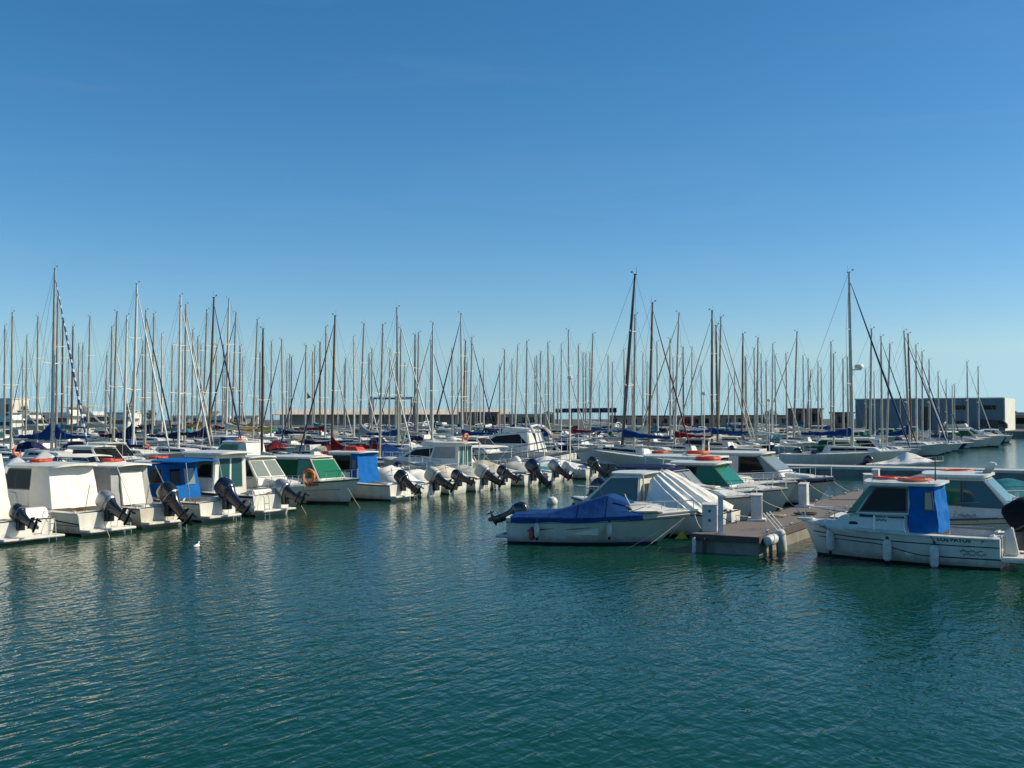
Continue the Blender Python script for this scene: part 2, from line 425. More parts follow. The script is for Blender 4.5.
        for r in (rows[0], rows[-1]):
            mb.add(r, [tuple(range(len(r)))])
        return mb.build(name, m, parent, ang=50)
def prow(w0, w1, z0, z1): return lambda z: w0+(w1-w0)*min(max((z-z0)/(z1-z0), -.5), 1.3)
FRAMES = True
def side_pane(parent, poly, wf, m='glass_dark', sides=(1, -1), name='window', t=.010):
    out = []
    for sg in sides:
        n = len(poly)
        mb = MB().add([(x, sg*(wf(z)+t), z) for x, z in poly]+[(x, sg*(wf(z)-.015), z) for x, z in poly],
                      [tuple(range(n)), tuple(range(2*n-1, n-1, -1))]+[(i, (i+1) % n, (i+1) % n+n, i+n) for i in range(n)])
        pn = mb.build(name, m, parent, smooth=False); out.append(pn)
        if FRAMES and m.startswith('glass'):
            cx, czz = sum(x for x, z in poly)/n, sum(z for x, z in poly)/n
            k = [(cx+(x-cx)*(1+.05/max(abs(x-cx), .12)), czz+(z-czz)*(1+.04/max(abs(z-czz), .12))) for x, z in poly]
            MB().add([(x, sg*(wf(z)+t*.55), z) for x, z in k]+[(x, sg*(wf(z)-.012), z) for x, z in k], [tuple(range(n)), tuple(range(2*n-1, n-1, -1))]+[(i, (i+1) % n, (i+1) % n+n, i+n) for i in range(n)]).build('window_frame', 'rub_grey', pn, smooth=False)
    return out
def end_pane(parent, p0, p1, wf, ya, yb, m='glass_dark', name='window', t=.010, fr=(.06, .94), inv=1):
    (x0, z0), (x1, z1) = p0, p1
    a = (x0+(x1-x0)*fr[0], z0+(z1-z0)*fr[0]); b = (x0+(x1-x0)*fr[1], z0+(z1-z0)*fr[1])
    nx, nz = (z1-z0), -(x1-x0); L = math.hypot(nx, nz); nx, nz = nx/L*inv, nz/L*inv
    vs = []
    for s in (t, -.015):
        for (x, z), y in ((a, ya), (a, yb), (b, yb), (b, ya)):
            vs.append((x+nx*s, y*wf(z), z+nz*s))
    return MB().add(vs, [(0, 1, 2, 3), (7, 6, 5, 4), (0, 1, 5, 4), (1, 2, 6, 5), (2, 3, 7, 6), (3, 0, 4, 7)]).build(name, m, parent, smooth=False)
def roof(parent, x0, x1, w, z, th=.06, cam=.06, m='gelcoat', name='roof', lift=0.0):
    rows_t, rows_b = [], []; N, K = 10, 10
    for i in range(N+1):
        u = -1+2*i/N; rt, rb = [], []
        for j in range(K+1):
            v = -1+2*j/K
            k = 1/max(1e-6, (abs(u)**5+abs(v)**5)**.2)*max(abs(u), abs(v)) if (u or v) else 1
            x = (x0+x1)/2+u*k*(x1-x0)/2; y = v*k*w
            zz = z+cam*(1-v*v)*(1-.35*u*u)+lift*(u+1)/2
            rt.append((x, y, zz+th)); rb.append((x, y, zz))
        rows_t.append(rt); rows_b.append(rb)
    mb = MB().grid(rows_t).grid(rows_b)
    ring = [(0, j) for j in range(K)]+[(i, K) for i in range(N)]+[(N, j) for j in range(K, 0, -1)]+[(i, 0) for i in range(N, 0, -1)]
    mb.grid([[rows_t[i][j] for i, j in ring], [rows_b[i][j] for i, j in ring]], closeu=True)
    o = mb.build(name, m, parent, ang=50)
    return o
def ell(z, xc, lx, ly, n=14, p=2.8):
    r = []
    for j in range(n):
        q = 2*math.pi*j/n; c, s_ = math.cos(q), math.sin(q)
        r.append(Vector((xc+math.copysign(abs(c)**(2/p), c)*lx, math.copysign(abs(s_)**(2/p), s_)*ly, z)))
    return r
def outboard(parent, pos, tilt=55, cowl='engine_black', leg='metal_grey', sc=1.0, turn=0, lower=None):
    T = Matrix.Translation(pos) @ Matrix.Rotation(R(turn), 4, 'Z') @ Matrix.Rotation(R(tilt), 4, 'Y') @ Matrix.Scale(sc, 4)
    mb = MB()
    mb.grid([ell(.06, -.22, .26, .15), ell(-.10, -.20, .20, .12), ell(-.40, -.22, .15, .075), ell(-.62, -.24, .15, .05), ell(-.80, -.26, .14, .035)], closeu=True, cap=True)
    mb.box(-.52, -.06, -.09, .09, -.565, -.55)
    mb.lathe([(.01, .02), (.05, -.04), (.065, -.20), (.06, -.38), (.03, -.48)], 'x', 10, c=(-.05, 0, -.80))
    mb.add([(-.2, .01, -.82), (-.42, .01, -.82), (-.40, .004, -1.02), (-.30, .004, -1.02), (-.2, -.01, -.82), (-.42, -.01, -.82), (-.40, -.004, -1.02), (-.30, -.004, -1.02)],
           [(0, 1, 2, 3), (7, 6, 5, 4), (0, 1, 5, 4), (1, 2, 6, 5), (2, 3, 7, 6), (3, 0, 4, 7)])
    mb.xf(T)
    br = MB().box(-.12, .06, -.13, .13, -.30, .10).box(-.2, .1, -.10, -.06, -.05, .16).box(-.2, .1, .06, .10, -.05, .16)
    br.xf(Matrix.Translation(pos) @ Matrix.Scale(sc, 4)); o = len(mb.v)
    mb.v += br.v; mb.f += [tuple(i+o for i in f) for f in br.f]; mb.m += br.m
    root = mb.build('outboard_motor', lower or leg, parent, ang=40)
    c = MB().grid([ell(.05, -.20, .27, .17), ell(.10, -.21, .30, .195), ell(.22, -.21, .32, .21), ell(.40, -.20, .315, .205), ell(.52, -.18, .28, .18), ell(.58, -.17, .22, .14), ell(.605, -.16, .12, .07)], closeu=True, cap=True).xf(T)
    c.build('cowl', cowl, root, ang=50)
    bd = MB().grid([ell(.13, -.21, .312, .203), ell(.155, -.21, .318, .206)], closeu=True, cap=True).xf(T)
    bd.build('cowl_band', 'rub_grey' if cowl != 'engine_black' else 'metal_grey', root)
    p = MB()
    for k in range(3):
        q = 2*math.pi*k/3
        rows = []
        for rr, w_, tw in ((.03, .05, .9), (.09, .085, .75), (.15, .08, .55), (.19, .03, .45)):
            a = []
            for e in (-1, 1):
                da = e*w_*.5*math.cos(tw)/max(rr, .05); dx = e*w_*.5*math.sin(tw)
                a.append(Vector((-.56+dx, rr*math.cos(q+da), -.80+rr*math.sin(q+da))))
            rows.append(a)
        p.grid(rows)
    p.lathe([(.035, -.50), (.035, -.60), (.02, -.63)], 'x', 8, c=(0, 0, -.80))
    p.xf(T).build('propeller', 'metal_grey' if leg != 'engine_black' else 'engine_black', root)
    return root
def clutter(t, h, seed, ladder=1, ant=1, flag=0):
    rr = random.Random(seed)
    for tt, sg in ((.04, 1), (.04, -1), (.45, 1), (.45, -1), (.8, 1), (.8, -1)):
        p = h.side(tt, 1, sg, -.07); mb = MB().box(p.x-.03, p.x+.03, p.y-.02, p.y+.02, p.z+.01, p.z+.06); mb.tube([(p.x-.09, p.y, p.z+.07), (p.x+.09, p.y, p.z+.07)], .014, 5); mb.build('cleat', 'stainless', t)
    x = h.x(0); y0 = -h.B*.3*rr.choice((1, -1))
    if ladder:
        mb = MB()
        for dy in (-.14, .14): mb.tube([(x-.06, y0+dy, h.fs+.12), (x-.35, y0+dy, h.fs-.05), (x-.42, y0+dy, -.15)], .014, 5)
        for z in (.1, .3, .5): mb.tube([(x-.40+z*.1, y0-.14, z), (x-.40+z*.1, y0+.14, z)], .013, 5)
        mb.build('boarding_ladder', 'stainless', t)
    if ant: antenna(t, (h.L*.0+rr.uniform(-.2, .3), rr.choice((-1, 1))*h.B*.3, h.fs+.9), rr.uniform(1.0, 1.8), rr.uniform(-.15, .1))
    if flag:
        MB().tube([(x+.1, -y0, h.fs), (x-.12, -y0, h.fs+.9)], .012, 5).build('flagstaff', 'teak', t)
    MB().tube([(x+.25, y0*.6, h.fs-.1), (x+.1, y0*.3, h.fs+.05), (x-.1, 0, h.fs+.12)], .022, 6).build('control_cable', 'rub_grey', t)
    mb = MB().box(x+.25, x+.55, -y0-.2, -y0+.2, h.fs-.25, h.fs+.03); mb.build('fuel_tank', rr.choice(('orange_red', 'rub_grey', 'vinyl_seat')), t, bevel=.03)
def seat_bench(parent, x, w, z0, z1, m='vinyl_seat', d=.42):
    MB().box(x-d/2, x+d/2, -w, w, z0, z1).build('seat', m, parent, bevel=.03)
def antenna(parent, p, h=1.4, lean=-.15, m='mast_white', r=.009):
    MB().tube([p, (p[0]+lean*h, p[1], p[2]+h)], [r, r*.5], 5).build('antenna', m, parent)
def ring_buoy(loc, R0=.30, r=.065, rx=0, rz=0, m='orange', label='', squash=1):
    mb = MB(); rows = []
    for i in range(20):
        q = 2*math.pi*i/20
        rows.append([Vector(((R0+r*math.cos(k))*math.cos(q), (R0+r*math.cos(k))*math.sin(q), r*squash*math.sin(k))) for k in [2*math.pi*j/10 for j in range(10)]])
    rows.append(rows[0]); mb.grid(rows, closeu=True)
    o = mb.build('lifebuoy', m); o.location = loc; o.rotation_euler = (rx, 0, rz)
    b = MB()
    for i in range(4):
        q = math.pi/2*i+.4
        for k in (-.10, .10): pass
        rows = []
        for dq in (-.13, -.04, .04, .13):
            rows.append([Vector(((R0+(r+.006)*math.cos(k))*math.cos(q+dq), (R0+(r+.006)*math.cos(k))*math.sin(q+dq), (r*squash+.006)*math.sin(k))) for k in [2*math.pi*j/10 for j in range(10)]])
        b.grid(rows, closeu=True)
    b.build('band', {'orange': 'orange_faded', 'orange_red': 'orange_faded', 'orange_faded': 'orange_red'}[m], o)
    return tag(o, label, 'lifebuoy', 'lifebuoys lying or hanging on boats')
def fender(loc, h=.55, r=.11, label='', m='fender_white', tip='stripe_navy', rope_to=None):
    rt = thing('boat_fender', label, 'fender', loc, 0, 'white fenders hung over boat sides')
    MB().lathe([(.03, -h/2), (r*.8, -h/2+.04), (r, -h/2+.10), (r, h/2-.10), (r*.8, h/2-.04), (.03, h/2)], 'z', 14).build('body', m, rt)
    MB().lathe([(.025, h/2-.01), (.05, h/2-.005), (.035, h/2+.06), (.015, h/2+.10)], 'z', 8).build('cap', tip, rt)
    MB().lathe([(.015, -h/2-.09), (.035, -h/2-.05), (.05, -h/2+.005), (.025, -h/2+.01)], 'z', 8).build('cap', tip, rt)
    if rope_to is not None:
        MB().tube([(0, 0, h/2+.09), tuple(Vector(rope_to)-Vector(loc))], .011, 5).build('lanyard', 'rope_dark', rt)
    return rt
def text_on(name, txt, size, fn, m, parent, off=0):
    cu = bpy.data.curves.new(name, 'FONT'); cu.body = txt; cu.size = size; cu.resolution_u = 3; cu.offset = size*.03
    tmp = bpy.data.objects.new(name, cu); COL.objects.link(tmp)
    dg = bpy.context.evaluated_depsgraph_get(); me = bpy.data.meshes.new_from_object(tmp.evaluated_get(dg))
    bpy.data.objects.remove(tmp); bpy.data.curves.remove(cu)
    for v in me.vertices: v.co = fn(v.co.x, v.co.y)
    me.materials.clear(); me.materials.append(M[m])
    o = bpy.data.objects.new(name, me); COL.objects.link(o); o.parent = parent
    return o
def squiggle(name, fn, m, parent, w=.6, h=.06, seed=1, r=.008, rows=2):
    rnd = random.Random(seed); mb = MB()
    for k in range(rows):
        n = 26; ph = rnd.random()*6
        x0 = .12*k*w; path = [fn(x0+w*i/n, -k*h*1.7+h*(.5*math.sin(i*1.9+ph)+.35*math.sin(i*.63+ph*2))) for i in range(n+1)]
        mb.tube(path, r, 4)
    return mb.build(name, m, parent)
def rope(name, pts, label, m='rope_tan', r=.013, sag=.12, group='mooring ropes', n=10):
    a, b = Vector(pts[0]), Vector(pts[1]); path = [a.lerp(b, i/n)-Vector((0, 0, sag*4*(i/n)*(1-i/n))) for i in range(n+1)]
    return tag(MB().tube(path, r, 5).build(name, m), label, 'rope', group)
def stern_pos(n, extra=0): return uv(21.2+2.6*n, -29.2+extra)      # the sterns of the left-hand row
# ------------------------------------------------------------------ setting: water, quay, land
wm = MB()
wm.add([(-3000, -60, 0), (3000, -60, 0), (3000, 6000, 0), (-3000, 6000, 0)], [(0, 1, 2, 3)])
struct(wm.build('water', 'water', smooth=False))
QC = Vector((97, 213, 0))                                   # near right corner of the warehouse
def qv(along, back, z=0): p = QC - V*along + U*back; return Vector((p.x, p.y, z))   # quay coordinates
q0, q1, q2, q3 = qv(-220, -7), qv(900, -7), qv(900, 2500), qv(-900, 2500)
struct(MB().slab([(p.x, p.y) for p in (q0, q1, q2, q3)], -1, 1.25).build('quay', 'concrete', smooth=False))
a0, a1, a2, a3 = qv(-215, -3), qv(890, -3), qv(890, 2400), qv(-880, 2400)
struct(MB().add([(p.x, p.y, 1.256) for p in (a0, a1, a2, a3)], [(0, 1, 2, 3)]).build('quay_road', 'asphalt', smooth=False))

# ------------------------------------------------------------------ pontoons
PONT = []
def pontoon(b, a0, a1, w, label, z=.5, fine=False, across=False, group='floating pontoons'):
    L = a1-a0
    if across: loc, rz = uv(b, (a0+a1)/2), AV
    else: loc, rz = uv((a0+a1)/2, b), AV+R(90)
    t = thing('pontoon', label, 'pontoon', loc, rz, group)
    MB().box(-L/2, L/2, -w/2+.07, w/2-.07, z-.05, z).build('deck', 'pontoon_pale' if across else 'planks', t, smooth=False)
    m = MB()
    for s in (-1, 1): m.box(-L/2, L/2, s*(w/2-.035)-.035, s*(w/2-.035)+.035, z-.16, z+.012)
    m.box(-L/2-.07, -L/2, -w/2, w/2, z-.16, z+.012)
    m.build('edge_beam', 'edge_timber' if fine else 'pontoon_white', t, bevel=.008)
    f = MB(); n = max(1, int(L/7)); s_ = L/n
    for i in range(n): f.box(-L/2+i*s_+.05, -L/2+(i+1)*s_-(.05 if i < n-1 else .02), -w/2+.05, w/2-.05, -.4, z-.06)
    f.build('float', 'concrete', t, bevel=.02)
    if fine:
        for i in range(9):
            for s in (-1, 1):
                c = MB(); x = -L/2+1.2+i*2.4; y = s*(w/2-.16)
                c.box(x-.04, x+.04, y-.03, y+.03, z+.002, z+.07); c.tube([(x-.15, y, z+.085), (x+.15, y, z+.085)], .02, 6)
                c.build('cleat', 'metal_grey', t)
    return t
P0B, P0A, P0W = -9.9, 28.9, 2.0
pontoon(P0B, P0A, 70.6, P0W, 'brown plank finger pontoon running away from the viewer between the right-hand boats', fine=True)
pontoon(-37.3, 12, 70.6, 2.0, 'finger pontoon hidden behind the left row of small motor boats')
pontoon(-64, 14, 70.6, 2.0, 'second finger pontoon behind the left row, among the sailboats', group='pontoons deep in the marina')
pontoon(72, -140, 60, 2.6, 'long white-edged walkway pontoon crossing behind the moored boats', z=.62, across=True)
for k, b in enumerate((-26.5, -57, -84, -111)):
    pontoon(b, 73.4, 210-k*6, 2.0, ['pontoon of the far row beside the open channel', 'far pontoon of sailboats left of the channel row', 'far pontoon among the masts in the middle distance', 'farthest left pontoon in the mast forest'][k], group='pontoons deep in the marina')
# service posts on the near pontoon
def pz(a, b, z=.5): return uv(a, b, z)
def pedestal(loc, rz, h, w, d, label, holes=True, base=False):
    t = thing('service_pedestal', label, 'service pedestal', loc, rz, 'service pedestals on the near pontoon')
    mb = MB().prof([(-d/2, 0), (d/2, 0), (d/2-.06, h), (-d/2, h-.05)], lambda z: w/2); mb.build('body', 'pedestal', t, bevel=.015)
    MB().prof([(-d/2-.03, h-.04), (d/2-.02, h+.015), (d/2-.02, h+.05), (-d/2-.03, h+.0)], lambda z: w/2+.02).build('cap', 'pontoon_white', t, bevel=.01)
    if holes:
        for k in (.42, .76):
            MB().lathe([(.045, -d/2-.012), (.045, -d/2+.03)], 'x', 12, c=(0, 0, h*k)).build('socket', 'steel_blue', t)
    if base: MB().box(-d/2-.12, d/2+.2, -w/2-.12, w/2+.12, .001, .07).build('base_plate', 'pontoon_white', t, bevel=.01)
    return t
pedestal(pz(29.75, -10.62), R(75), .78, .42, .30, 'short white service box with two dark sockets at the pontoon end')
pl = thing('pontoon_post', 'slim white square post standing near the end of the brown pontoon', 'post', pz(29.25, -10.13))
MB().box(-.065, .065, -.065, .065, 0, 1.08).build('post', 'pontoon_white', pl, bevel=.01)
MB().box(-.05, .05, -.05, .05, 1.081, 1.10).build('cap', 'pedestal', pl)
MB().box(-.12, .12, -.12, .12, .001, .018).build('foot', 'metal_grey', pl)
pedestal(pz(33.6, -10.45), R(75), .82, .34, .42, 'white service cabinet on a wide base, midway along the pontoon', holes=False, base=True)
pedestal(pz(39.6, -10.55), R(60), .85, .30, .4, 'white service cabinet on the pontoon beside the green-windscreened boat', holes=False, base=True)
pedestal(pz(44.5, -9.3), R(85), 1.0, .32, .36, 'leaning white cabinet at the right edge of the pontoon, far half', holes=False)
pedestal(pz(52, -10.5), R(60), .85, .30, .4, 'farthest white service cabinet along the brown pontoon', holes=False, base=True)
for i, (a, dy, lab) in enumerate(((29.4, .16, 'fat white dock fender wrapped on the right corner of the pontoon end'), (30.2, .2, 'second white dock fender along the right side of the pontoon'))):
    f = tag(MB().lathe([(.03, -.36), (.11, -.33), (.15, -.25), (.15, .25), (.11, .33), (.03, .36)], 'x', 14).build('dock_fender', 'fender_white'), lab, 'dock fender', 'dock fenders')
    p = pz(a, P0B+P0W/2+dy, .40 if i == 0 else .28); f.location = p; f.rotation_euler = (0, 0 if i == 0 else R(80), AV+R(90 if i == 0 else 75))
for k, (b, r) in enumerate(((-10.75, 0), (-10.45, 0))):
    tag(MB().tube([pz(28.78, b, .42), pz(28.76, b+.02, .2), pz(28.77, b-.02, -.3)], [.05, .06, .045], 8).build('hanging_chain' if k else 'dock_tyre_strip', 'rope_dark' if k else 'fender_white'),
        'dark weedy chain hanging from the left of the pontoon end' if k else 'pale hanging fender strip at the left corner of the pontoon end', 'chain' if k else 'fender strip')
# three white boarding bars leaning at the bow of the blue-curtained boat
for k in range(3):
    p0, p1 = pz(30.9+.32*k, -9.0, .502), pz(30.75+.32*k, -9.38, 1.0)
    tag(MB().tube([p0, p1], .028, 6).build('mooring_bar', 'pontoon_white'), ['first', 'second', 'third'][k]+' of three white mooring bars counted from the pontoon end', 'mooring bar', 'white mooring bars')
cr = MB()
for i in range(40):
    q = i*.5; cr_p = None
path = [pz(36.2, -9.6, .53)+Vector((math.cos(i*.5)*.28*(1+.01*i), math.sin(i*.5)*.22, .0012*i)) for i in range(44)]
tag(MB().tube(path, .022, 5).build('coiled_hose', 'rope_dark'), 'dark hose coiled on the planks of the near pontoon', 'hose')
tag(MB().prof([(-.35, 0), (.35, 0), (.02, .42)], lambda z: .02).xf(Matrix.Scale(.55, 4)).build('warning_board', 'stripe_yellow'), 'yellow triangular board at the bow of the blue-covered boat', 'board').location = pz(29.4, -11.35, .28)

# ------------------------------------------------------------------ the left-hand row of small boats
AB = AV+math.pi                                             # bows away from us, to the hidden pontoon
YR = random.Random(3)
def left_boat(name, label, n, L, cat='motor boat', extra=0, dz=0, bow_out=False, yaw=0):
    yaw += YR.uniform(-3, 3)
    p = stern_pos(n, extra)
    h = V if bow_out else -V
    c = p - V*L/2
    o = thing(name, label, cat, (c.x, c.y, 0), (AV if bow_out else AB)+R(yaw), 'small boats of the left row')
    o.scale = (1, .92, 1); return o
# A  white tent boat at the left edge
t = left_boat('motor_boat', 'white tent-covered motor boat cut off by the left edge', 0, 6.0, extra=-.1)
h = Hull(6.0, 2.5, .62, 1.05); h.build(t); h.deck(t, .42, .25); h.rub(t)
cz = prow(.86, .74, .6, 2.6); OY = .36
MB().prof([(-1.7, .6), (1.3, .75), (1.0, 2.55), (-1.25, 2.62)], cz).build('canvas_tent', 'canvas_white', t, sub=11, wob=.035, fold=.030, wsc=2.2, ang=60).location = (0, OY, 0)
end_pane(t, (-1.7, .6), (-1.25, 2.62), cz, -.30, .34, 'glass_pale', fr=(.52, .76), inv=-1, t=.05).location = (0, OY, 0)
MB().prof([(-2.75, .30), (-2.35, .30), (-2.3, .98), (-2.5, .95)], lambda z: .62).build('stern_locker', 'gelcoat', t, bevel=.04).location = (-.15, -.5, 0)
MB().box(-3.55, -2.98, -1.12, 1.12, .10, .17).build('swim_platform', 'gelcoat_deck', t, bevel=.02)
outboard(t, (-3.12, .25, .62), 62, 'engine_black', 'engine_black', .85)
MB().tube([(-3.0, -.95, .17), (-3.05, -.95, .8), (-2.6, -.95, .85)], .016, 6).build('grab_rail', 'stainless', t)
MB().tube([(-3.0, 1.0, .6), (-3.02, 1.02, 1.0), (-2.2, 1.08, 1.02)], .016, 6).build('grab_rail', 'stainless', t)
h.bow_rail(t); clutter(t, h, 1)
# B  hardtop with a white curtain
t = left_boat('motor_boat', 'hardtop motor boat with bright white aft curtain and curved dark hull stripe', 1, 5.7, extra=.15)
h = Hull(5.7, 2.35, .72, 1.08); h.build(t); h.deck(t, .42, .25); h.rub(t, 'rub_white')
h.strip('hull_stripe', 'stripe_navy', t, [(u/20, .80-.30*max(0, (.55-u/20))/.55*1.1, .85-.30*max(0, (.55-u/20))/.55*1.1+.01) for u in range(0, 20)])
h.strip('lower_stripe', 'stripe_navy', t, [(u/20, .42, .45) for u in range(0, 19)])
cw = prow(1.0, .86, .8, 2.2)
MB().prof([(-.35, .6), (1.55, .85), (1.25, 1.35), (.85, 2.1), (-.35, 2.1)], cw).build('cabin', 'gelcoat', t, bevel=.03)
side_pane(t, [(-.28, 1.42), (.42, 1.42), (.42, 2.03), (-.28, 2.03)], cw); side_pane(t, [(.48, 1.42), (1.12, 1.42), (.83, 2.03), (.48, 2.03)], cw)
end_pane(t, (1.25, 1.35), (.85, 2.1), cw, -.88, -.04, inv=1); end_pane(t, (1.25, 1.35), (.85, 2.1), cw, .04, .88, inv=1)
roof(t, -1.65, 1.05, 1.08, 2.11, .075, .10)
MB().prof([(-1.55, .80), (-.36, .80), (-.36, 2.13), (-1.22, 2.13)], prow(1.03, .92, .8, 2.1)).build('aft_curtain', 'canvas_white', t, sub=11, wob=.022, fold=.030, wsc=2.6, ang=60)
MB().box(-3.35, -2.83, -1.0, 1.0, .12, .2).build('swim_platform', 'gelcoat_deck', t, bevel=.02)
outboard(t, (-2.98, -.1, .72), 58, 'engine_silver', 'engine_black', 1.05)
squiggle('hull_logo', lambda x, y: h.side(.33-x/5.7, .62+y/.75, 1, .008), 'stripe_navy', t, .3, .06, 3, .010)
h.bow_rail(t); antenna(t, (-.9, .3, 2.25), 1.0); clutter(t, h, 2, ant=0, flag=1)
ring_buoy(Vector(t.location)+Matrix.Rotation(AB, 3, 'Z') @ Vector((.1, .15, 2.32)), .31, .052, m='orange_red', label='orange lifebuoy on the roof of the white-curtained hardtop')
# C  grey soft-top cabin
t = left_boat('motor_boat', 'small boat with grey fabric cabin and pale rear flap, black outboard', 2, 5.4)
h = Hull(5.4, 2.25, .68, 1.02); h.build(t, ('gelcoat_cream', 'antifoul', 'rub_grey')); h.deck(t, .46, .25); h.rub(t)
cz = prow(.98, .84, .7, 2.1)
MB().prof([(-1.25, .62), (.9, .85), (.55, 2.0), (-1.0, 2.05)], cz).build('canvas_cabin', 'canvas_grey', t, sub=10, wob=.03, fold=.030, wsc=2.4, ang=60)
MB().prof([(-1.34, .72), (-1.27, .72), (-1.05, 1.85), (-1.12, 1.85)], prow(.52, .50, .7, 1.9)).build('rear_flap', 'canvas_white', t, sub=6, wob=.012)
roof(t, -1.45, .75, .95, 2.04, .05, .09, 'canvas_white', 'canvas_top')
MB().tube([(-2.3, .98, .7), (-1.4, .9, 2.05)], .014, 6).build('tent_pole', 'stainless', t); MB().tube([(-2.3, -.98, .7), (-1.4, -.9, 2.05)], .014, 6).build('tent_pole', 'stainless', t)
MB().box(-3.1, -2.68, -.95, .95, .14, .22).build('swim_platform', 'gelcoat_deck', t, bevel=.02)
MB().box(-2.6, -2.1, -.8, .8, .3, .78).build('stern_locker', 'gelcoat', t, bevel=.04)
outboard(t, (-2.9, -.15, .72), 43, 'engine_black', 'engine_black', 1.2)
h.bow_rail(t); clutter(t, h, 3, flag=1)
ring_buoy(Vector(t.location)+Matrix.Rotation(AB, 3, 'Z') @ Vector((-.1, 0, 2.24)), .31, .052, m='orange_red', label='red-orange lifebuoy lying on the grey fabric cabin')
# D  blue canvas cabin
t = left_boat('motor_boat', 'small boat with bright blue canvas cabin and canopy, black outboard', 3, 5.4)
h = Hull(5.4, 2.25, .68, 1.02); h.build(t); h.deck(t, .46, .25); h.rub(t)
cz = prow(.98, .80, .7, 2.1)
MB().prof([(-1.0, .75), (.25, .85), (.25, 2.02), (-.75, 2.05)], prow(.90, .82, .7, 2.1)).build('canvas_enclosure', 'canvas_blue', t, sub=10, wob=.03, fold=.030, wsc=2.4, ang=60)
MB().prof([(.26, .75), (1.55, .95), (.85, 2.0), (.26, 2.0)], cz).build('cabin', 'gelcoat', t, bevel=.03)
side_pane(t, [(.34, 1.35), (1.2, 1.35), (.85, 1.92), (.34, 1.92)], cz)
end_pane(t, (-1.0, .75), (-.75, 2.05), prow(.90, .82, .7, 2.1), -.75, -.12, 'glass_pale', fr=(.38, .84), inv=-1, t=.03)
end_pane(t, (-1.0, .75), (-.75, 2.05), prow(.90, .82, .7, 2.1), .12, .75, 'glass_dark', fr=(.38, .84), inv=-1, t=.03)
side_pane(t, [(-.62, 1.35), (0, 1.35), (0, 1.85), (-.58, 1.85)], prow(.90, .82, .7, 2.1), 'glass_dark', t=.03)
roof(t, -.5, 1.0, .95, 2.07, .05, .08)
roof(t, -2.0, .05, 1.0, 2.10, .05, .10, 'canvas_blue', 'canopy_top')
for s in (1, -1): MB().tube([(-2.2, s*.98, .7), (-1.9, s*.9, 2.12)], .014, 6).build('canopy_pole', 'stainless', t)
MB().box(-3.15, -2.68, -.95, .95, .14, .22).build('swim_platform', 'gelcoat_deck', t, bevel=.02)
MB().box(-2.62, -2.2, -.7, .3, .25, .85).build('stern_locker', 'gelcoat', t, bevel=.04)
outboard(t, (-2.92, -.2, .76), 48, 'engine_navy', 'engine_navy', 1.2)
h.bow_rail(t); clutter(t, h, 4)
ring_buoy(Vector(t.location)+Matrix.Rotation(AB, 3, 'Z') @ Vector((.3, .1, 2.25)), .31, .052, m='orange_red', label='orange lifebuoy on the white roof above the blue canvas cabin')
# E  white wheelhouse boat
t = left_boat('motor_boat', 'white wheelhouse boat with two glazed aft doors and silver outboard', 4, 6.2, extra=.2)
h = Hull(6.2, 2.5, .80, 1.15); h.build(t); h.deck(t, .40, .3); h.rub(t, 'stripe_navy', .045, .06)
cz = prow(1.02, .92, .8, 2.35)
MB().prof([(-.95, .5), (1.6, .9), (1.3, 1.45), (.7, 2.3), (-.95, 2.3)], cz).build('wheelhouse', 'gelcoat', t, bevel=.035)
for ya, yb in ((-.72, -.06), (.06, .72)): end_pane(t, (-.95, .5), (-.95, 2.3), cz, ya, yb, 'glass_teal', 'door_pane', fr=(.28, .92), inv=-1)
side_pane(t, [(-.8, 1.45), (-.05, 1.45), (-.05, 2.15), (-.8, 2.15)], cz); side_pane(t, [(.05, 1.45), (1.15, 1.45), (.72, 2.15), (.05, 2.15)], cz)
end_pane(t, (1.3, 1.45), (.7, 2.3), cz, -.9, .9, inv=1)
roof(t, -1.45, .95, 1.1, 2.31, .08, .08)
MB().prof([(-3.1, .45), (-2.2, .45), (-2.2, .84), (-2.95, 1.02)], lambda z: .95).build('stern_locker', 'gelcoat', t, bevel=.05)
outboard(t, (-3.3, -.55, .70), 62, 'engine_silver', 'engine_black', 1.05)
MB().box(-3.55, -3.08, -1.0, 1.0, .18, .25).build('swim_platform', 'gelcoat_deck', t, bevel=.02)
MB().tube([(-3.0, -1.1, .8), (-3.0, -1.1, 1.2), (-2.0, -1.12, 1.2), (-2.0, -1.12, .8)], .016, 6).build('grab_rail', 'stainless', t)
h.bow_rail(t); antenna(t, (.2, .5, 2.4), 1.3); clutter(t, h, 5, ant=0)
# F  slant-windowed cuddy, bow out
t = left_boat('motor_boat', 'white cuddy boat, bow out, with two big sloping front windows', 5.05, 5.6, extra=-.35, bow_out=True)
h = Hull(5.6, 2.3, .72, 1.0); h.build(t); h.deck(t, .40, .3); h.rub(t, 'rub_white')
cz = prow(.98, .84, .9, 2.1)
MB().prof([(-.6, .6), (1.05, .95), (.95, 1.22), (.3, 2.05), (-.6, 2.05)], cz).build('cabin', 'gelcoat', t, bevel=.03)
end_pane(t, (.95, 1.22), (.3, 2.05), cz, -.9, -.06, 'glass_pale', inv=1, fr=(.12, .88)); end_pane(t, (.95, 1.22), (.3, 2.05), cz, .06, .9, 'glass_pale', inv=1, fr=(.12, .88))
side_pane(t, [(-.5, 1.35), (.7, 1.35), (.25, 1.95), (-.5, 1.95)], cz)
roof(t, -.85, .5, .96, 2.06, .06, .06)
MB().prof([(.7, .85), (2.1, 1.02), (1.9, 1.12), (.9, 1.25)], prow(.75, .5, .9, 1.25)).build('cuddy', 'gelcoat_deck', t, bevel=.05)
h.bow_rail(t)
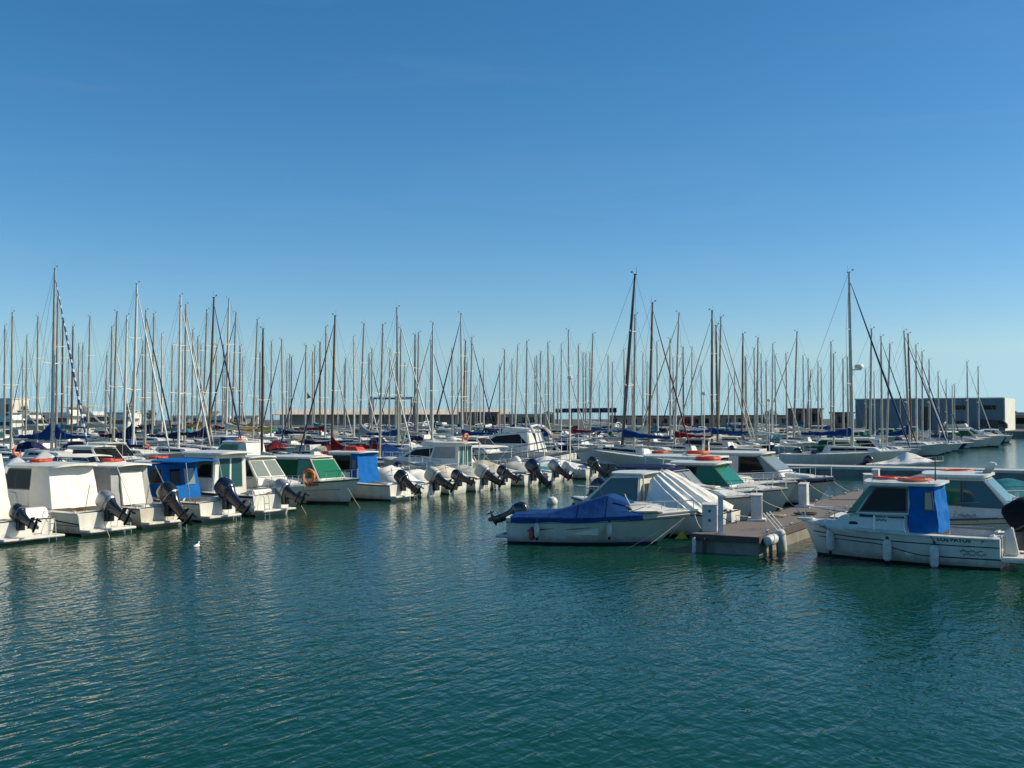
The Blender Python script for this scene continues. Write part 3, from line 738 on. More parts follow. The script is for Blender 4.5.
# G  green cabin, bow out
t = left_boat('motor_boat', 'white boat, bow out, with dark green cabin cover and name on its bow', 6.25, 5.8, extra=0, bow_out=True)
h = Hull(5.8, 2.3, .80, 1.12, wlf=.8); h.build(t, ('gelcoat', 'antifoul', 'antifoul')); h.deck(t, .35, .3); h.rub(t, 'canvas_green', .035)
cz = prow(.98, .82, .9, 2.0)
MB().prof([(-1.4, .7), (1.45, 1.0), (.75, 1.95), (-1.4, 1.95)], cz).build('cabin', 'gelcoat', t, bevel=.03)
side_pane(t, [(-1.35, 1.12), (.05, 1.12), (.05, 1.9), (-1.35, 1.9)], cz, 'canvas_green', name='window_cover', t=.02)
side_pane(t, [(.10, 1.15), (1.25, 1.15), (.72, 1.9), (.10, 1.9)], cz, 'glass_green', name='window_cover', t=.02)
end_pane(t, (1.45, 1.0), (.75, 1.95), cz, -.92, .92, 'glass_green', inv=1, fr=(.12, .95), name='windscreen_cover')
roof(t, -1.65, .85, .95, 1.96, .07, .08)
h.strip('lower_stripe', 'rub_grey', t, [(u/20, .60, .62) for u in range(0, 19)])
text_on('bow_lettering', 'CIENFUEGOS', .16, lambda x, y: h.side(.56+x/5.8, .80+y/1.1, -1, .009), 'stripe_navy', t)
h.bow_rail(t)
ring_buoy(Vector(t.location)+Matrix.Rotation(AV, 3, 'Z') @ Vector((.95, -1.16, 1.20)), .30, .065, rx=R(86), rz=AV, m='orange_faded', label='weathered orange lifebuoy hanging upright beside the green cabin')
fender(Vector(t.location)+Matrix.Rotation(AV, 3, 'Z') @ Vector((-1.55, -1.30, .55)), .6, .1, 'thin white fender on the hull of the green-cabin boat', rope_to=Vector(t.location)+Matrix.Rotation(AV, 3, 'Z') @ Vector((-1.55, -1.17, .95)))
# H  blue curtained cabin
t = left_boat('motor_boat', 'white boat with blue aft curtain and orange roof gear in the left row', 7.35, 5.5)
h = Hull(5.5, 2.2, .72, 1.05); h.build(t); h.deck(t, .42, .25); h.rub(t)
cz = prow(.96, .82, .8, 2.1)
MB().prof([(-.5, .65), (1.6, .9), (1.3, 1.3), (.8, 2.1), (-.5, 2.1)], cz).build('cabin', 'gelcoat', t, bevel=.03)
side_pane(t, [(-.45, 1.3), (1.2, 1.3), (.8, 2.0), (-.45, 2.0)], cz)
MB().prof([(-.98, .75), (-.51, .75), (-.51, 2.1), (-.85, 2.1)], prow(.92, .84, .8, 2.1)).build('aft_curtain', 'canvas_blue', t, sub=11, wob=.04, fold=.030, wsc=3, ang=60)
side_pane(t, [(-.8, 1.45), (-.62, 1.45), (-.62, 1.8), (-.78, 1.8)], prow(.92, .84, .8, 2.1), 'glass_pale', t=.04)
roof(t, -1.1, .95, .95, 2.11, .06, .07)
outboard(t, (-2.85, 0, .72), 50, 'engine_black', 'engine_black', 1.0)
MB().box(-3.05, -2.73, -.9, .9, .14, .22).build('swim_platform', 'gelcoat_deck', t, bevel=.02)
MB().box(-2.6, -2.1, .1, .9, .3, .8).build('stern_locker', 'gelcoat', t, bevel=.04)
h.bow_rail(t); clutter(t, h, 6)
o = tag(MB().prof([(-.5, 0), (.5, 0), (.35, .22), (-.3, .18)], lambda z: .35-.5*z).build('life_raft_bag', 'orange_red', sub=5, wob=.03), 'orange-red soft bag on the roof of the blue-curtained left boat', 'bag')
o.location = Vector(t.location)+Matrix.Rotation(AB, 3, 'Z') @ Vector((-.1, 0, 2.22)); o.rotation_euler = (0, 0, AB)
# I .. N' small covered boats with tilted outboards
def covered(n, label, L, tarp, cowl, leg, tilt, ridge, esc=1.0, t0=.06, t1=.78, hullm='gelcoat', yaw=0, extra=0, fs=.6, fb=.9, ey=0, peak=4.5, open_boat=False):
    t = left_boat('motor_boat', label, n, L, extra=extra, yaw=yaw)
    h = Hull(L, L*.40, fs, fb); h.build(t, (hullm, 'antifoul', 'antifoul' if n % 2 > 1 else 'rub_grey')); h.deck(t, .48, .22); h.rub(t, 'rub_white' if n % 3 > 1 else 'rub_grey')
    if tarp: h.tarp('boat_cover', tarp, t, t0, t1, ridge, wr=.025, peak=peak, lin=1)
    outboard(t, (-L/2-.1, ey, fs+.04), tilt, cowl, leg, esc)
    h.bow_rail(t, .6, .35); clutter(t, h, int(n*10), ladder=int(n*10) % 2, flag=int(n*10) % 3 == 0)
    if int(n*10) % 2: MB().tube([(-.9, -L*.15, fs), (-.75, -L*.15, fs+.75), (-.75, L*.15, fs+.75), (-.9, L*.15, fs)], .022, 6).build('tow_arch', 'stainless', t)
    return t, h
covered(8.35, 'white tent-covered open boat with large cream outboard, beside the blue-curtained boat', 5.2, 'canvas_white', 'engine_cream', 'engine_black', 60, [(.06, .62), (.22, .72), (.46, 1.45), (.60, 1.15), (.78, .85)], 1.2, ey=-.25)
covered(9.25, 'low open boat under white tarpaulin with thin black outboard tipped far up', 4.9, 'canvas_white', 'engine_black', 'engine_black', 66, [(.06, .6), (.25, .75), (.5, 1.15), (.78, .8)], .9)
covered(10.1, 'white-covered boat with humped tarp and cream-cowled outboard', 5.2, 'canvas_cream', 'engine_cream', 'engine_black', 58, [(.06, .62), (.25, .8), (.45, 1.28), (.62, 1.05), (.78, .85)], 1.15)
covered(10.95, 'grey-covered boat with a small black outboard in the left row', 5.0, 'canvas_grey', 'engine_black', 'engine_black', 62, [(.06, .6), (.3, .8), (.5, 1.22), (.78, .85)], .95)
covered(12.1, 'long cream tarpaulin boat with big dark blue outboard', 5.6, 'canvas_cream', 'engine_navy', 'engine_navy', 40, [(.06, .66), (.3, .95), (.55, 1.38), (.78, .95)], 1.25, peak=1.1)
covered(13.2, 'white open boat with bright silver outboard near the far end of the left row', 5.2, 'canvas_grey', 'engine_silver', 'engine_black', 52, [(.06, .62), (.3, .8), (.5, 1.2), (.78, .85)], 1.1)
covered(15.1, 'long white-covered boat with black outboard at the far end of the left row', 5.8, 'canvas_white', 'engine_black', 'engine_black', 45, [(.06, .75), (.3, 1.05), (.55, 1.35), (.78, .95)], 1.1, peak=1.6)
covered(14.2, 'low grey-hulled open boat between the silver and the last black outboards', 4.8, 'canvas_teal', 'engine_white', 'engine_white', 60, [(.06, .55), (.3, .7), (.5, .9), (.78, .75)], .8, hullm='gelcoat_grey', extra=-.5)
# pilothouse boat
t = left_boat('motor_boat', 'tall narrow white pilothouse boat with glazed aft bulkhead in the left row', 11.55, 6.4, extra=-.9)
h = Hull(6.4, 2.4, .8, 1.2); h.build(t); h.deck(t, .42, .3); h.rub(t)
cz = prow(.85, .8, .9, 2.4)
MB().prof([(-.7, .6), (1.4, .95), (1.2, 1.5), (.9, 2.3), (-.7, 2.3)], cz).build('pilothouse', 'gelcoat', t, bevel=.03)
for ya, yb in ((-.85, -.35), (-.25, .25), (.35, .85)): end_pane(t, (-.7, .6), (-.7, 2.3), cz, ya, yb, 'glass_teal', 'door_pane', fr=(.25, .92), inv=-1)
side_pane(t, [(-.5, 1.5), (1.05, 1.5), (.85, 2.15), (-.5, 2.15)], cz, 'canvas_grey', name='window_cover')
roof(t, -1.2, 1.1, .95, 2.31, .07, .06)
for s in (-1, 1): MB().tube([(-1.1, s*.8, .75), (-1.15, s*.8, 2.3)], .02, 6).build('roof_post', 'mast_white', t)
MB().lathe([(.05, 0), (.28, .03), (.30, .12), (.26, .2), (.1, .24)], 'z', 16, c=(.2, 0, 2.44)).build('radar_dome', 'gelcoat', t)
h.bow_rail(t)
ring_buoy(Vector(t.location)+Matrix.Rotation(AB, 3, 'Z') @ Vector((-.5, -.3, 2.62)), .24, .06, rx=R(70), rz=AB+R(90), m='orange_faded', label='orange lifebuoy propped on the tall pilothouse roof')

# ------------------------------------------------------------------ right-hand boats by the brown pontoon
def locw(t, p): return Vector(t.location)+Matrix.Rotation(t.rotation_euler[2], 3, 'Z') @ Vector(p)
def at_boat(name, label, a, b_stern, b_bow, cat='motor boat', yaw=0):
    c = uv(a, (b_stern+b_bow)/2); return thing(name, label, cat, c, (AV if b_bow > b_stern else AB)+R(yaw), 'motor boats on the brown pontoon')
# N  the blue-covered boat in front
hd = math.atan2(-1.35, 5.3)
t = thing('motor_boat', 'white boat in front with royal blue cover over its cockpit and red hull flashes', 'motor boat', (2.75, 32.75, 0), hd, 'motor boats on the brown pontoon')
h = Hull(5.55, 2.2, .76, 1.02, tm=.40, p=2.0, wlf=.80, rake=.21); h.build(t, ('gelcoat', 'antifoul', 'antifoul_blue'), boot=.07, n=26); h.deck(t, .50, .3, cam=.10); h.rub(t, 'rub_white', .025, .09)
h.strip('sheer_stripe', 'rub_grey', t, [(u/20, .80, .82) for u in range(0, 20)])
h.strip('red_flash', 'stripe_red', t, [(.13, .50, .54), (.17, .48, .56), (.24, .56, .60), (.29, .60, .61)], sides=(-1, 1))
h.strip('red_flash', 'stripe_red', t, [(.36, .57, .58), (.41, .555, .60), (.48, .60, .62), (.51, .62, .625)], sides=(-1, 1))
MB().prof([(.25, .95), (1.95, 1.0), (1.5, 1.16), (.55, 1.24)], prow(.82, .55, .95, 1.25)).build('cuddy', 'gelcoat', t, bevel=.06, ang=60)
side_pane(t, [(.55, 1.06), (.95, 1.05), (.88, 1.12), (.6, 1.13)], prow(.82, .55, .95, 1.25))
KEY = [(.03, .84, .86), (.25, .86, .92), (.54, .64, 1.45), (.735, .46, 1.05)]     # (place along hull, half width of the taut top, height)
rows = []
for i in range(57):
    tt = .03+.705*i/56
    for (ta, wa, za), (tb, wb, zb) in zip(KEY, KEY[1:]):
        if ta <= tt <= tb+1e-6: u = (tt-ta)/(tb-ta); wt, zt = wa+(wb-wa)*u, za+(zb-za)*u
    bb, zz = h.bs(tt)+.05, h.zs(tt); wt = min(wt, bb-.06)
    half = [(bb, zz-.13-.02*math.sin(tt*19)), (bb, zz+.0), (bb-.03, zz+.04)]+[(bb-.03+(wt-bb+.03)*q, zz+.04+(zt-zz-.04)*q-.02*math.sin(q*math.pi)) for q in (.33, .66, 1)]+[(wt*.5, zt+.018), (0, zt+.026)]
    row = [Vector((h.x(tt), y, z)) for y, z in half]+[Vector((h.x(tt), -y, z)) for y, z in half[-2::-1]]
    for k, p in enumerate(row):
        if 1 < k < len(row)-2: p.z += .011*noise.noise(Vector((tt*16, p.y*5, 2)))+.006*noise.noise(Vector((tt*44, p.y*9, 7)))
    rows.append(row)
mb = MB().grid(rows)
for r_ in (rows[0], rows[-1]): mb.add(r_, [tuple(range(len(r_)))])
cv = mb.build('cockpit_cover', 'canvas_royal', t, ang=24)
for tt in (.25, .40, .54):                                          # stitched seams
    k = min(range(57), key=lambda q: abs(.03+.705*q/56-tt)); MB().tube([p+Vector((0, 0, .004)) for p in rows[k][1:-1]], .009, 5).build('seam', 'canvas_navy', cv)
outboard(t, (-2.72, 0, .66), 66, 'engine_black', 'engine_black', .82)
MB().tube([(-2.8, .25, .16), (-3.15, .25, .16), (-3.15, -.6, .16), (-2.8, -.6, .16)], .05, 6).build('swim_step', 'gelcoat', t)
h.bow_rail(t, .66, .30, r=.011)
MB().box(2.35, 2.85, -.09, .09, 1.00, 1.06).build('bow_roller', 'stainless', t, bevel=.01)
antenna(t, (.0, .6, 1.0), 1.0, -.35, 'mast_dark'); MB().tube([(.95, -.62, 1.1), (.75, -.62, 1.5)], .02, 6).build('rod_holder', 'mast_white', t)
for tt, lab in ((.195, 'white fender on the blue-covered boat, nearer its stern'), (.62, 'white fender on the blue-covered boat, nearer its bow')):
    p = h.side(tt, .55, -1, .13); fender(locw(t, p), .44, .085, lab, rope_to=locw(t, h.side(tt, 1, -1, .03)))
f = tag(MB().lathe([(.02, -.2), (.08, -.16), (.09, .02), (.05, .14), (.02, .2)], 'z', 10).build('red_buoy', 'stripe_red'), 'small dark red buoy hanging at the stern quarter of the blue-covered boat', 'buoy')
f.location = locw(t, h.side(.165, .42, -1, .10))
for k, (e, lab) in enumerate(((-1.0, 'tan mooring rope slanting steeply into the water by the blue-covered bow'), (-1.5, 'dark mooring rope slanting far out into the water by the blue-covered bow'), (-.55, 'short dark rope from the blue-covered bow to the water'))):
    rope('mooring_rope', [locw(t, (2.5, -.15, .85)), locw(t, (2.35+e, -1.5-.15*k, -.03))], lab, 'rope_tan' if k == 0 else 'rope_dark', r=.006, sag=.02)
rope('mooring_rope', [locw(t, (2.7, .1, 1.0)), pz(29.6, -10.75, .56)], 'slack rope from the blue-covered bow to the pontoon end', sag=.15)
# O  cabin boat under a draped white sheet
t = at_boat('motor_boat', 'cabin boat, bow to the left, with teal windows, behind the blue-covered boat', 33.2, -11.25, -16.75)
h = Hull(5.6, 2.35, .75, 1.05); h.build(t); h.deck(t, .45, .3); h.rub(t)
cz = prow(1.0, .84, .8, 2.0)
MB().prof([(-.1, .6), (2.0, .95), (1.75, 1.15), (.9, 1.88), (-.1, 1.92)], cz).build('cabin', 'gelcoat', t, bevel=.04)
side_pane(t, [(.02, 1.08), (1.6, 1.12), (.88, 1.74), (.02, 1.78)], cz, 'glass_teal'); end_pane(t, (1.75, 1.15), (.9, 1.88), cz, -.9, .9, 'glass_teal', inv=1)
roof(t, -.3, 1.0, .93, 1.91, .05, .06)
for s in (-1, 1): MB().tube([(-.25, s*.86, .8), (-.2, s*.84, 1.9)], .025, 6).build('roof_post', 'gelcoat', t)
# the sheet, gathered at the roof and fanned out over the stern
rows = []
NU, NV = 110, 18
for i in range(NV+1):
    v = i/NV; row = []
    for j in range(NU+1):
        u = j/NU; th = -1+2*u
        top = Vector((-.30-.34*math.cos(th*1.45), th*.60, 2.07-.34*abs(th)**2.2))
        bot = Vector((-.42-2.45*math.cos(th*1.45)**.6 if abs(th) < .995 else -.42, math.copysign(min(abs(th)*1.75, 1.24), th), .84+.06*math.sin(u*23)))
        p = top.lerp(bot, v); p.z = top.z+(bot.z-top.z)*(v**1.12 if abs(th) < .6 else v)
        fold = (1-2*abs(math.sin(u*math.pi*12+.7*math.sin(v*2.2+u*5))))*(.015+.055*min(v*1.5, 1)**.7)*(.75+.4*math.sin(u*37))
        p += Vector((-.45*math.cos(th*1.4), .75*math.sin(th*1.5), .55))*fold
        p.z += .02*noise.noise(p*5); row.append(p)
    rows.append(row)
cs = MB().grid(rows).build('draped_sheet', 'canvas_white', t, ang=70)
sm = cs.modifiers.new('thick', 'SOLIDIFY'); sm.thickness = .012
h.bow_rail(t)
# P  cuddy with navy bimini, bow to the pontoon
t = at_boat('motor_boat', 'white cuddy boat with navy bimini and tipped windscreen behind the draped sheet', 36.6, -17.3, -11.3)
h = Hull(6.0, 2.3, .78, 1.08); h.build(t); h.deck(t, .42, .3, cam=.14); h.rub(t, 'rub_grey')
MB().prof([(.1, .9), (2.1, 1.05), (1.7, 1.22), (.5, 1.42)], prow(.86, .6, .9, 1.4)).build('cuddy', 'gelcoat', t, bevel=.05, ang=60)
MB().box(.9, 1.5, -.3, .3, 1.335, 1.40).build('hatch', 'gelcoat', t, bevel=.03).rotation_euler = (0, R(2), 0)
cz = prow(.85, .75, 1.2, 2.0)
for ya, yb in ((-.95, -.05), (.05, .95)): end_pane(t, (.75, 1.25), (.15, 1.85), cz, ya, yb, 'glass_pale', 'windscreen', inv=1)
MB().tube([(.76, -.85, 1.25), (.14, -.76, 1.87), (.14, .76, 1.87), (.76, .85, 1.25)], .025, 6).build('screen_frame', 'metal_grey', t)
roof(t, -2.1, -.1, .95, 1.95, .03, .10, 'canvas_navy', 'bimini')
MB().prof([(-.25, 1.3), (-.1, 1.3), (.0, 1.98), (-.12, 1.98)], lambda z: .92).build('bimini_flap', 'canvas_navy', t, sub=5, wob=.02)
for s in (1, -1):
    MB().tube([(-.9, s*1.0, .8), (-2.0, s*.93, 1.97)], .014, 6).build('bimini_pole', 'stainless', t); MB().tube([(-.9, s*1.0, .8), (-.2, s*.93, 1.97)], .014, 6).build('bimini_pole', 'stainless', t)
outboard(t, (-3.1, 0, .78), 40, 'engine_black', 'engine_black', 1.1); h.bow_rail(t, .6, .3)
# Q  green windscreen
t = at_boat('motor_boat', 'white cabin boat with pale roof and green wraparound windscreen, bow to pontoon', 40.2, -17.6, -11.3)
h = Hull(6.3, 2.4, .8, 1.12); h.build(t); h.deck(t, .42, .3, cam=.13); h.rub(t)
cz = prow(1.02, .80, 1.0, 2.0)
MB().prof([(-1.0, .7), (1.35, 1.05), (1.2, 1.2), (.5, 1.95), (-1.0, 1.95)], cz).build('cabin', 'gelcoat', t, bevel=.04)
side_pane(t, [(-.1, 1.22), (1.15, 1.22), (.5, 1.88), (-.1, 1.88)], cz, 'glass_green', (1, -1), 'windscreen')
side_pane(t, [(-.95, 1.22), (-.16, 1.22), (-.16, 1.88), (-.95, 1.88)], cz, 'glass_dark')
end_pane(t, (1.2, 1.2), (.5, 1.95), cz, -.97, .97, 'glass_green', 'windscreen', inv=1, fr=(.02, .95))
roof(t, -1.3, .8, .98, 1.96, .08, .08)
MB().prof([(1.3, .95), (2.4, 1.05), (2.1, 1.18), (1.35, 1.26)], prow(.72, .45, .95, 1.26)).build('foredeck_hatch', 'gelcoat', t, bevel=.05, ang=60)
outboard(t, (-3.25, 0, .8), 30, 'engine_black', 'engine_black', 1.1); h.bow_rail(t, .6, .42)
tag(MB().tube([pz(35.0, -10.2, .53)+Vector((math.cos(i*.5)*.2*(1+.01*i), math.sin(i*.5)*.17, .0014*i)) for i in range(40)], .024, 5).build('coiled_rope', 'rope_tan'), 'tan rope coiled on the planks near the white cabinet', 'rope')
rope('mooring_rope', [locw(t, (2.9, -.2, 1.15)), pz(39.2, -10.8, .56)], 'rope from the green-windscreened boat down to the pontoon', sag=.08)
ring_buoy(locw(t, (.0, .1, 2.18)), .42, .08, m='orange_red', label='orange-red lifebuoy on the roof above the green windscreen')
# X  hardtop with orange buoys on top
t = at_boat('motor_boat', 'open hardtop boat with thin white roof between draped sheet and green windscreen', 43.3, -18.8, -11.8)
h = Hull(7.0, 2.5, .85, 1.2); h.build(t); h.deck(t, .5, .3); h.rub(t)
cz = prow(1.0, .9, 1.0, 2.1)
MB().prof([(-.3, .8), (1.5, 1.05), (1.3, 1.3), (.6, 1.4), (-.3, 1.4)], cz).build('cuddy', 'gelcoat', t, bevel=.04)
roof(t, -2.9, .5, 1.08, 2.08, .08, .08, lift=-.02)
for x in (-2.6, -.6):
    for s in (-1, 1): MB().tube([(x-.2, s*1.0, .85), (x, s*.98, 2.12)], .03, 6).build('roof_post', 'mast_white', t)
end_pane(t, (.55, 1.38), (.25, 2.08), cz, -.95, .95, 'glass_dark', 'windscreen', inv=1)
outboard(t, (-3.6, 0, .85), 20, 'engine_black', 'engine_black', 1.2); h.bow_rail(t)
ring_buoy(locw(t, (-.6, -.2, 2.32)), .42, .07, m='orange', label='orange lifebuoy flat on the thin white hardtop, right one'); ring_buoy(locw(t, (-2.5, .3, 2.28)), .31, .052, m='orange_red', label='reddish lifebuoy flat on the thin white hardtop, left one')
# R  cabin with big dark windows
t = at_boat('motor_boat', 'white cabin cruiser with large dark side windows and navy sheer band', 46.8, -18.4, -11.2)
h = Hull(7.2, 2.6, .9, 1.25); h.build(t); h.deck(t, .36, .35); h.rub(t, 'stripe_navy', .09, .12)
cz = prow(1.1, .95, 1.0, 2.3)
MB().prof([(-1.9, .8), (1.75, 1.15), (1.55, 1.45), (.7, 2.15), (-1.9, 2.15)], cz).build('cabin', 'gelcoat', t, bevel=.05)
side_pane(t, [(-1.8, 1.4), (-.75, 1.4), (-.75, 2.05), (-1.55, 2.05)], cz); side_pane(t, [(-.2, 1.4), (.95, 1.4), (.55, 2.05), (-.2, 2.05)], cz)
side_pane(t, [(1.0, 1.42), (1.5, 1.44), (.74, 2.08), (.62, 2.05)], cz, 'glass_pale')
end_pane(t, (1.55, 1.45), (.7, 2.15), cz, -.92, .92, 'glass_pale', 'windscreen', inv=1)
roof(t, -2.1, .95, 1.05, 2.16, .07, .07)
MB().prof([(1.5, 1.1), (2.9, 1.2), (2.6, 1.3), (1.6, 1.38)], prow(.7, .45, 1.1, 1.4)).build('cuddy', 'gelcoat', t, bevel=.05)
h.bow_rail(t, .55, .45); outboard(t, (-3.7, 0, .9), 10, 'engine_white', 'engine_white', 1.2)
# S  the boat in front on the right
t = thing('motor_boat', 'nearest white boat on the right with blue curtain, green windscreen and dark swoosh stripe', 'motor boat', uv(30.15, -5.50), AB, 'motor boats on the brown pontoon')
h = Hull(5.1, 2.3, .76, .92, tm=.42, p=2.5, wlf=.86, rake=.075); h.build(t, ('gelcoat', 'antifoul', 'antifoul'), boot=.06, n=28); h.deck(t, .44, .25, cam=.06); h.rub(t, 'rub_white', .03, .02)
h.strip('sheer_stripe', 'stripe_navy', t, [(u/24, .70, .735) for u in range(0, 24)])
def sw(tt):
    k = min(max((tt-.36)/.26, 0), 1); k = k*k*(3-2*k); return .30+.27*k
h.strip('swoosh_stripe', 'stripe_navy', t, [(u/60, sw(u/60), sw(u/60)+.045*(1-.5*(u/60))) for u in range(0, 57)])
MB().prof([(-.35, .5), (1.75, .84), (1.3, 1.18), (-.35, 1.28)], prow(.95, .80, .7, 1.3)).build('cuddy', 'gelcoat', t, bevel=.04, ang=60)
cz = prow(.88, .78, 1.2, 2.05)
MB().prof([(-.42, 1.25), (1.2, 1.2), (.62, 1.98), (-.42, 2.0)], cz).build('cabin', 'gelcoat', t, bevel=.03)
side_pane(t, [(-.32, 1.34), (.82, 1.32), (.42, 1.92), (-.32, 1.92)], cz, 'glass_dark'); side_pane(t, [(.90, 1.30), (1.12, 1.28), (.64, 1.92), (.52, 1.92)], cz, 'glass_green')
end_pane(t, (1.2, 1.2), (.62, 1.98), cz, -.92, .92, 'glass_green', 'windscreen', inv=1)
roof(t, -1.2, .80, .92, 2.0, .07, .07)
MB().prof([(-1.15, .80), (-.40, .80), (-.40, 1.99), (-1.02, 1.99)], prow(.92, .84, .8, 2.0)).build('aft_curtain', 'canvas_blue', t, sub=13, wob=.055, fold=.030, wsc=3.2, ang=70)
side_pane(t, [(-.98, 1.42), (-.80, 1.42), (-.80, 1.84), (-.94, 1.84)], prow(.92, .84, .8, 2.0), 'glass_pale', t=.05)
po = MB().lathe([(.01, -.004), (.12, 0), (.12, .012), (.01, .014)], 'y', 16).build('porthole', 'glass_dark', t); po.location = (1.0, .875, .98); po.scale = (1, 1, .42)
for x0, x1 in ((.50, .85), (-.28, .12)):
    side_pane(t, [(x0, 1.15), (x1, 1.15), (x1, 1.21), (x0, 1.21)], prow(.95, .80, .7, 1.3), 'stripe_navy', name='name_bar', t=.008)
csd = prow(.95, .80, .7, 1.3)
squiggle('cabin_script', lambda x, y: Vector((.46-x*.55, csd(1.18+y)+.012, 1.18+y)), 'stripe_navy', t, .5, .05, 5, .006)
L_ = 5.1
text_on('hull_lettering', 'LOS PAYOS', .155, lambda x, y: h.side(.285-x/L_, .845+y/.80, 1, .010), 'stripe_navy', t)
text_on('hull_lettering', '7ª', .10, lambda x, y: h.side(.285-(x+1.03)/L_, .855+y/.80, 1, .010), 'stripe_navy', t)
squiggle('hull_script', lambda x, y: h.side(.185-x/L_, .56+y/.80, 1, .012), 'stripe_navy', t, .55, .05, 9, .0065)
text_on('bow_registration', '7ª VA-2', .08, lambda x, y: h.side(.90-x/L_, .86+y/.85, 1, .010), 'rub_grey', t)
h.bow_rail(t, .45, .40, r=.016)
MB().tube([(2.5, 0, 1.0), (2.75, 0, 1.22)], .02, 6).build('pulpit_strut', 'stainless', t)
MB().box(2.25, 2.7, -.14, .14, .93, .985).build('bow_step', 'gelcoat', t, bevel=.015)
MB().prof([(-2.52, .35), (-2.25, .35), (-2.25, .80), (-2.42, .84)], lambda z: .85).build('stern_locker', 'gelcoat', t, bevel=.04)
MB().box(-3.2, -2.56, -1.0, 1.0, .20, .32).build('swim_platform', 'gelcoat_deck', t, bevel=.03)
MB().prof([(-2.95, .33), (-2.6, .33), (-2.6, .92), (-2.8, 1.05)], lambda z: .12).build('engine_bracket', 'gelcoat', t, bevel=.03).location = (0, .55, 0)
outboard(t, (-2.95, -.25, .80), 32, 'canvas_black', 'engine_navy', 1.35, turn=10)
MB().tube([(-2.4, .95, .8), (-2.4, .95, 1.05), (-1.4, 1.02, 1.05), (-1.4, 1.02, .82)], .016, 6).build('side_rail', 'stainless', t)
seat_bench(t, -1.9, .8, .3, .62)
MB().tube([(-3.3, .8, .25), (-3.45, .8, -.25)], .018, 6).build('ladder_leg', 'stainless', t); MB().tube([(-3.3, .55, .25), (-3.45, .55, -.25)], .018, 6).build('ladder_leg', 'stainless', t)
[MB().tube([(-.9, s_*.74, 2.07), (-.85, s_*.74, 2.15), (.5, s_*.74, 2.15), (.55, s_*.74, 2.07)], .014, 6).build('roof_rail', 'stainless', t) for s_ in (-1, 1)]
antenna(t, (-.95, .2, 2.12), .6, .0, 'mast_dark', .022)
for tt, q, lab in ((.86, .52, 'white fender nearest the bow of the blue-curtained right boat'), (.545, .42, 'middle white fender of the blue-curtained right boat'), (.31, .34, 'white fender below the blue curtain of the right boat')):
    fender(locw(t, h.side(tt, q, 1, .15)), .58, .11, lab, rope_to=locw(t, h.side(tt, 1, 1, .05)))
ring_buoy(locw(t, (-.45, .30, 2.125)), .37, .06, m='orange', label='orange lifebuoy on the roof of the blue-curtained right boat'); ring_buoy(locw(t, (.30, .1, 2.13)), .30, .06, m='orange_red', label='red lifebuoy on the roof in front of an orange one')
rope('mooring_rope', [locw(t, (2.4, .1, .98)), pz(31.5, -9.05, .56)], 'rope from the blue-curtained right boat to the pontoon', sag=.05)
# T  cabin boat behind it, bow out
t = at_boat('motor_boat', 'white cabin boat, bow out to the right, behind the blue-curtained right boat', 33.6, -8.0, -1.4)
h = Hull(6.4, 2.4, .82, 1.15); h.build(t); h.deck(t, .40, .3, cam=.12); h.rub(t, 'rub_grey')
for q in (.55, .8): h.strip('side_stripe', 'rub_grey', t, [(u/20, q, q+.025) for u in range(0, 20)])
cz = prow(1.0, .84, .9, 2.15)
MB().prof([(-.35, .7), (2.0, 1.08), (1.78, 1.22), (1.0, 2.06), (-.35, 2.06)], cz).build('cabin', 'gelcoat', t, bevel=.04)
side_pane(t, [(-.22, 1.32), (.38, 1.32), (.38, 1.95), (-.22, 1.95)], cz, 'glass_green'); side_pane(t, [(.46, 1.30), (1.55, 1.28), (.95, 1.95), (.46, 1.95)], cz, 'glass_teal')
end_pane(t, (1.78, 1.22), (1.0, 2.06), cz, -.92, .92, 'glass_teal', 'windscreen', inv=1)
roof(t, -.7, 1.15, .96, 2.07, .08, .08)
squiggle('cabin_script', lambda x, y: Vector((.35+x, -(cz(1.0+y)+.012), 1.02+y)), 'stripe_navy', t, .45, .07, 15, .007)
MB().prof([(1.7, 1.0), (2.6, 1.1), (2.3, 1.2), (1.75, 1.24)], prow(.7, .45, 1, 1.24)).build('foredeck_hatch', 'gelcoat', t, bevel=.04)
h.bow_rail(t, .55, .42)
ring_buoy(locw(t, (.15, .2, 2.20)), .42, .055, m='orange_red', label='dull orange lifebuoy on the roof of the bow-out cabin boat')
MB().prof([(-.1, 0), (.12, 0), (.3, .28), (.1, .34)], lambda z: .14).build('spotlight', 'gelcoat', t, bevel=.03).location = (1.0, -.3, 2.18)
for a_, zb, lab in ((33.2, .8, 'sheet-covered boat'), (36.6, 1.1, 'navy-bimini boat'), (43.3, 1.25, 'thin white hardtop'), (46.8, 1.3, 'dark-windowed cruiser')):
    for k_, e in ((0, -1.0), (1, 1.0)):
        rope('mooring_rope', [pz(a_+.15*e, -11.55, zb), pz(a_+e*1.1, -10.78, .56)], ('nearer' if k_ == 0 else 'farther')+' of two lines from the '+lab+' to the brown pontoon', 'rope_tan' if k_ else 'rope_dark', sag=.06)
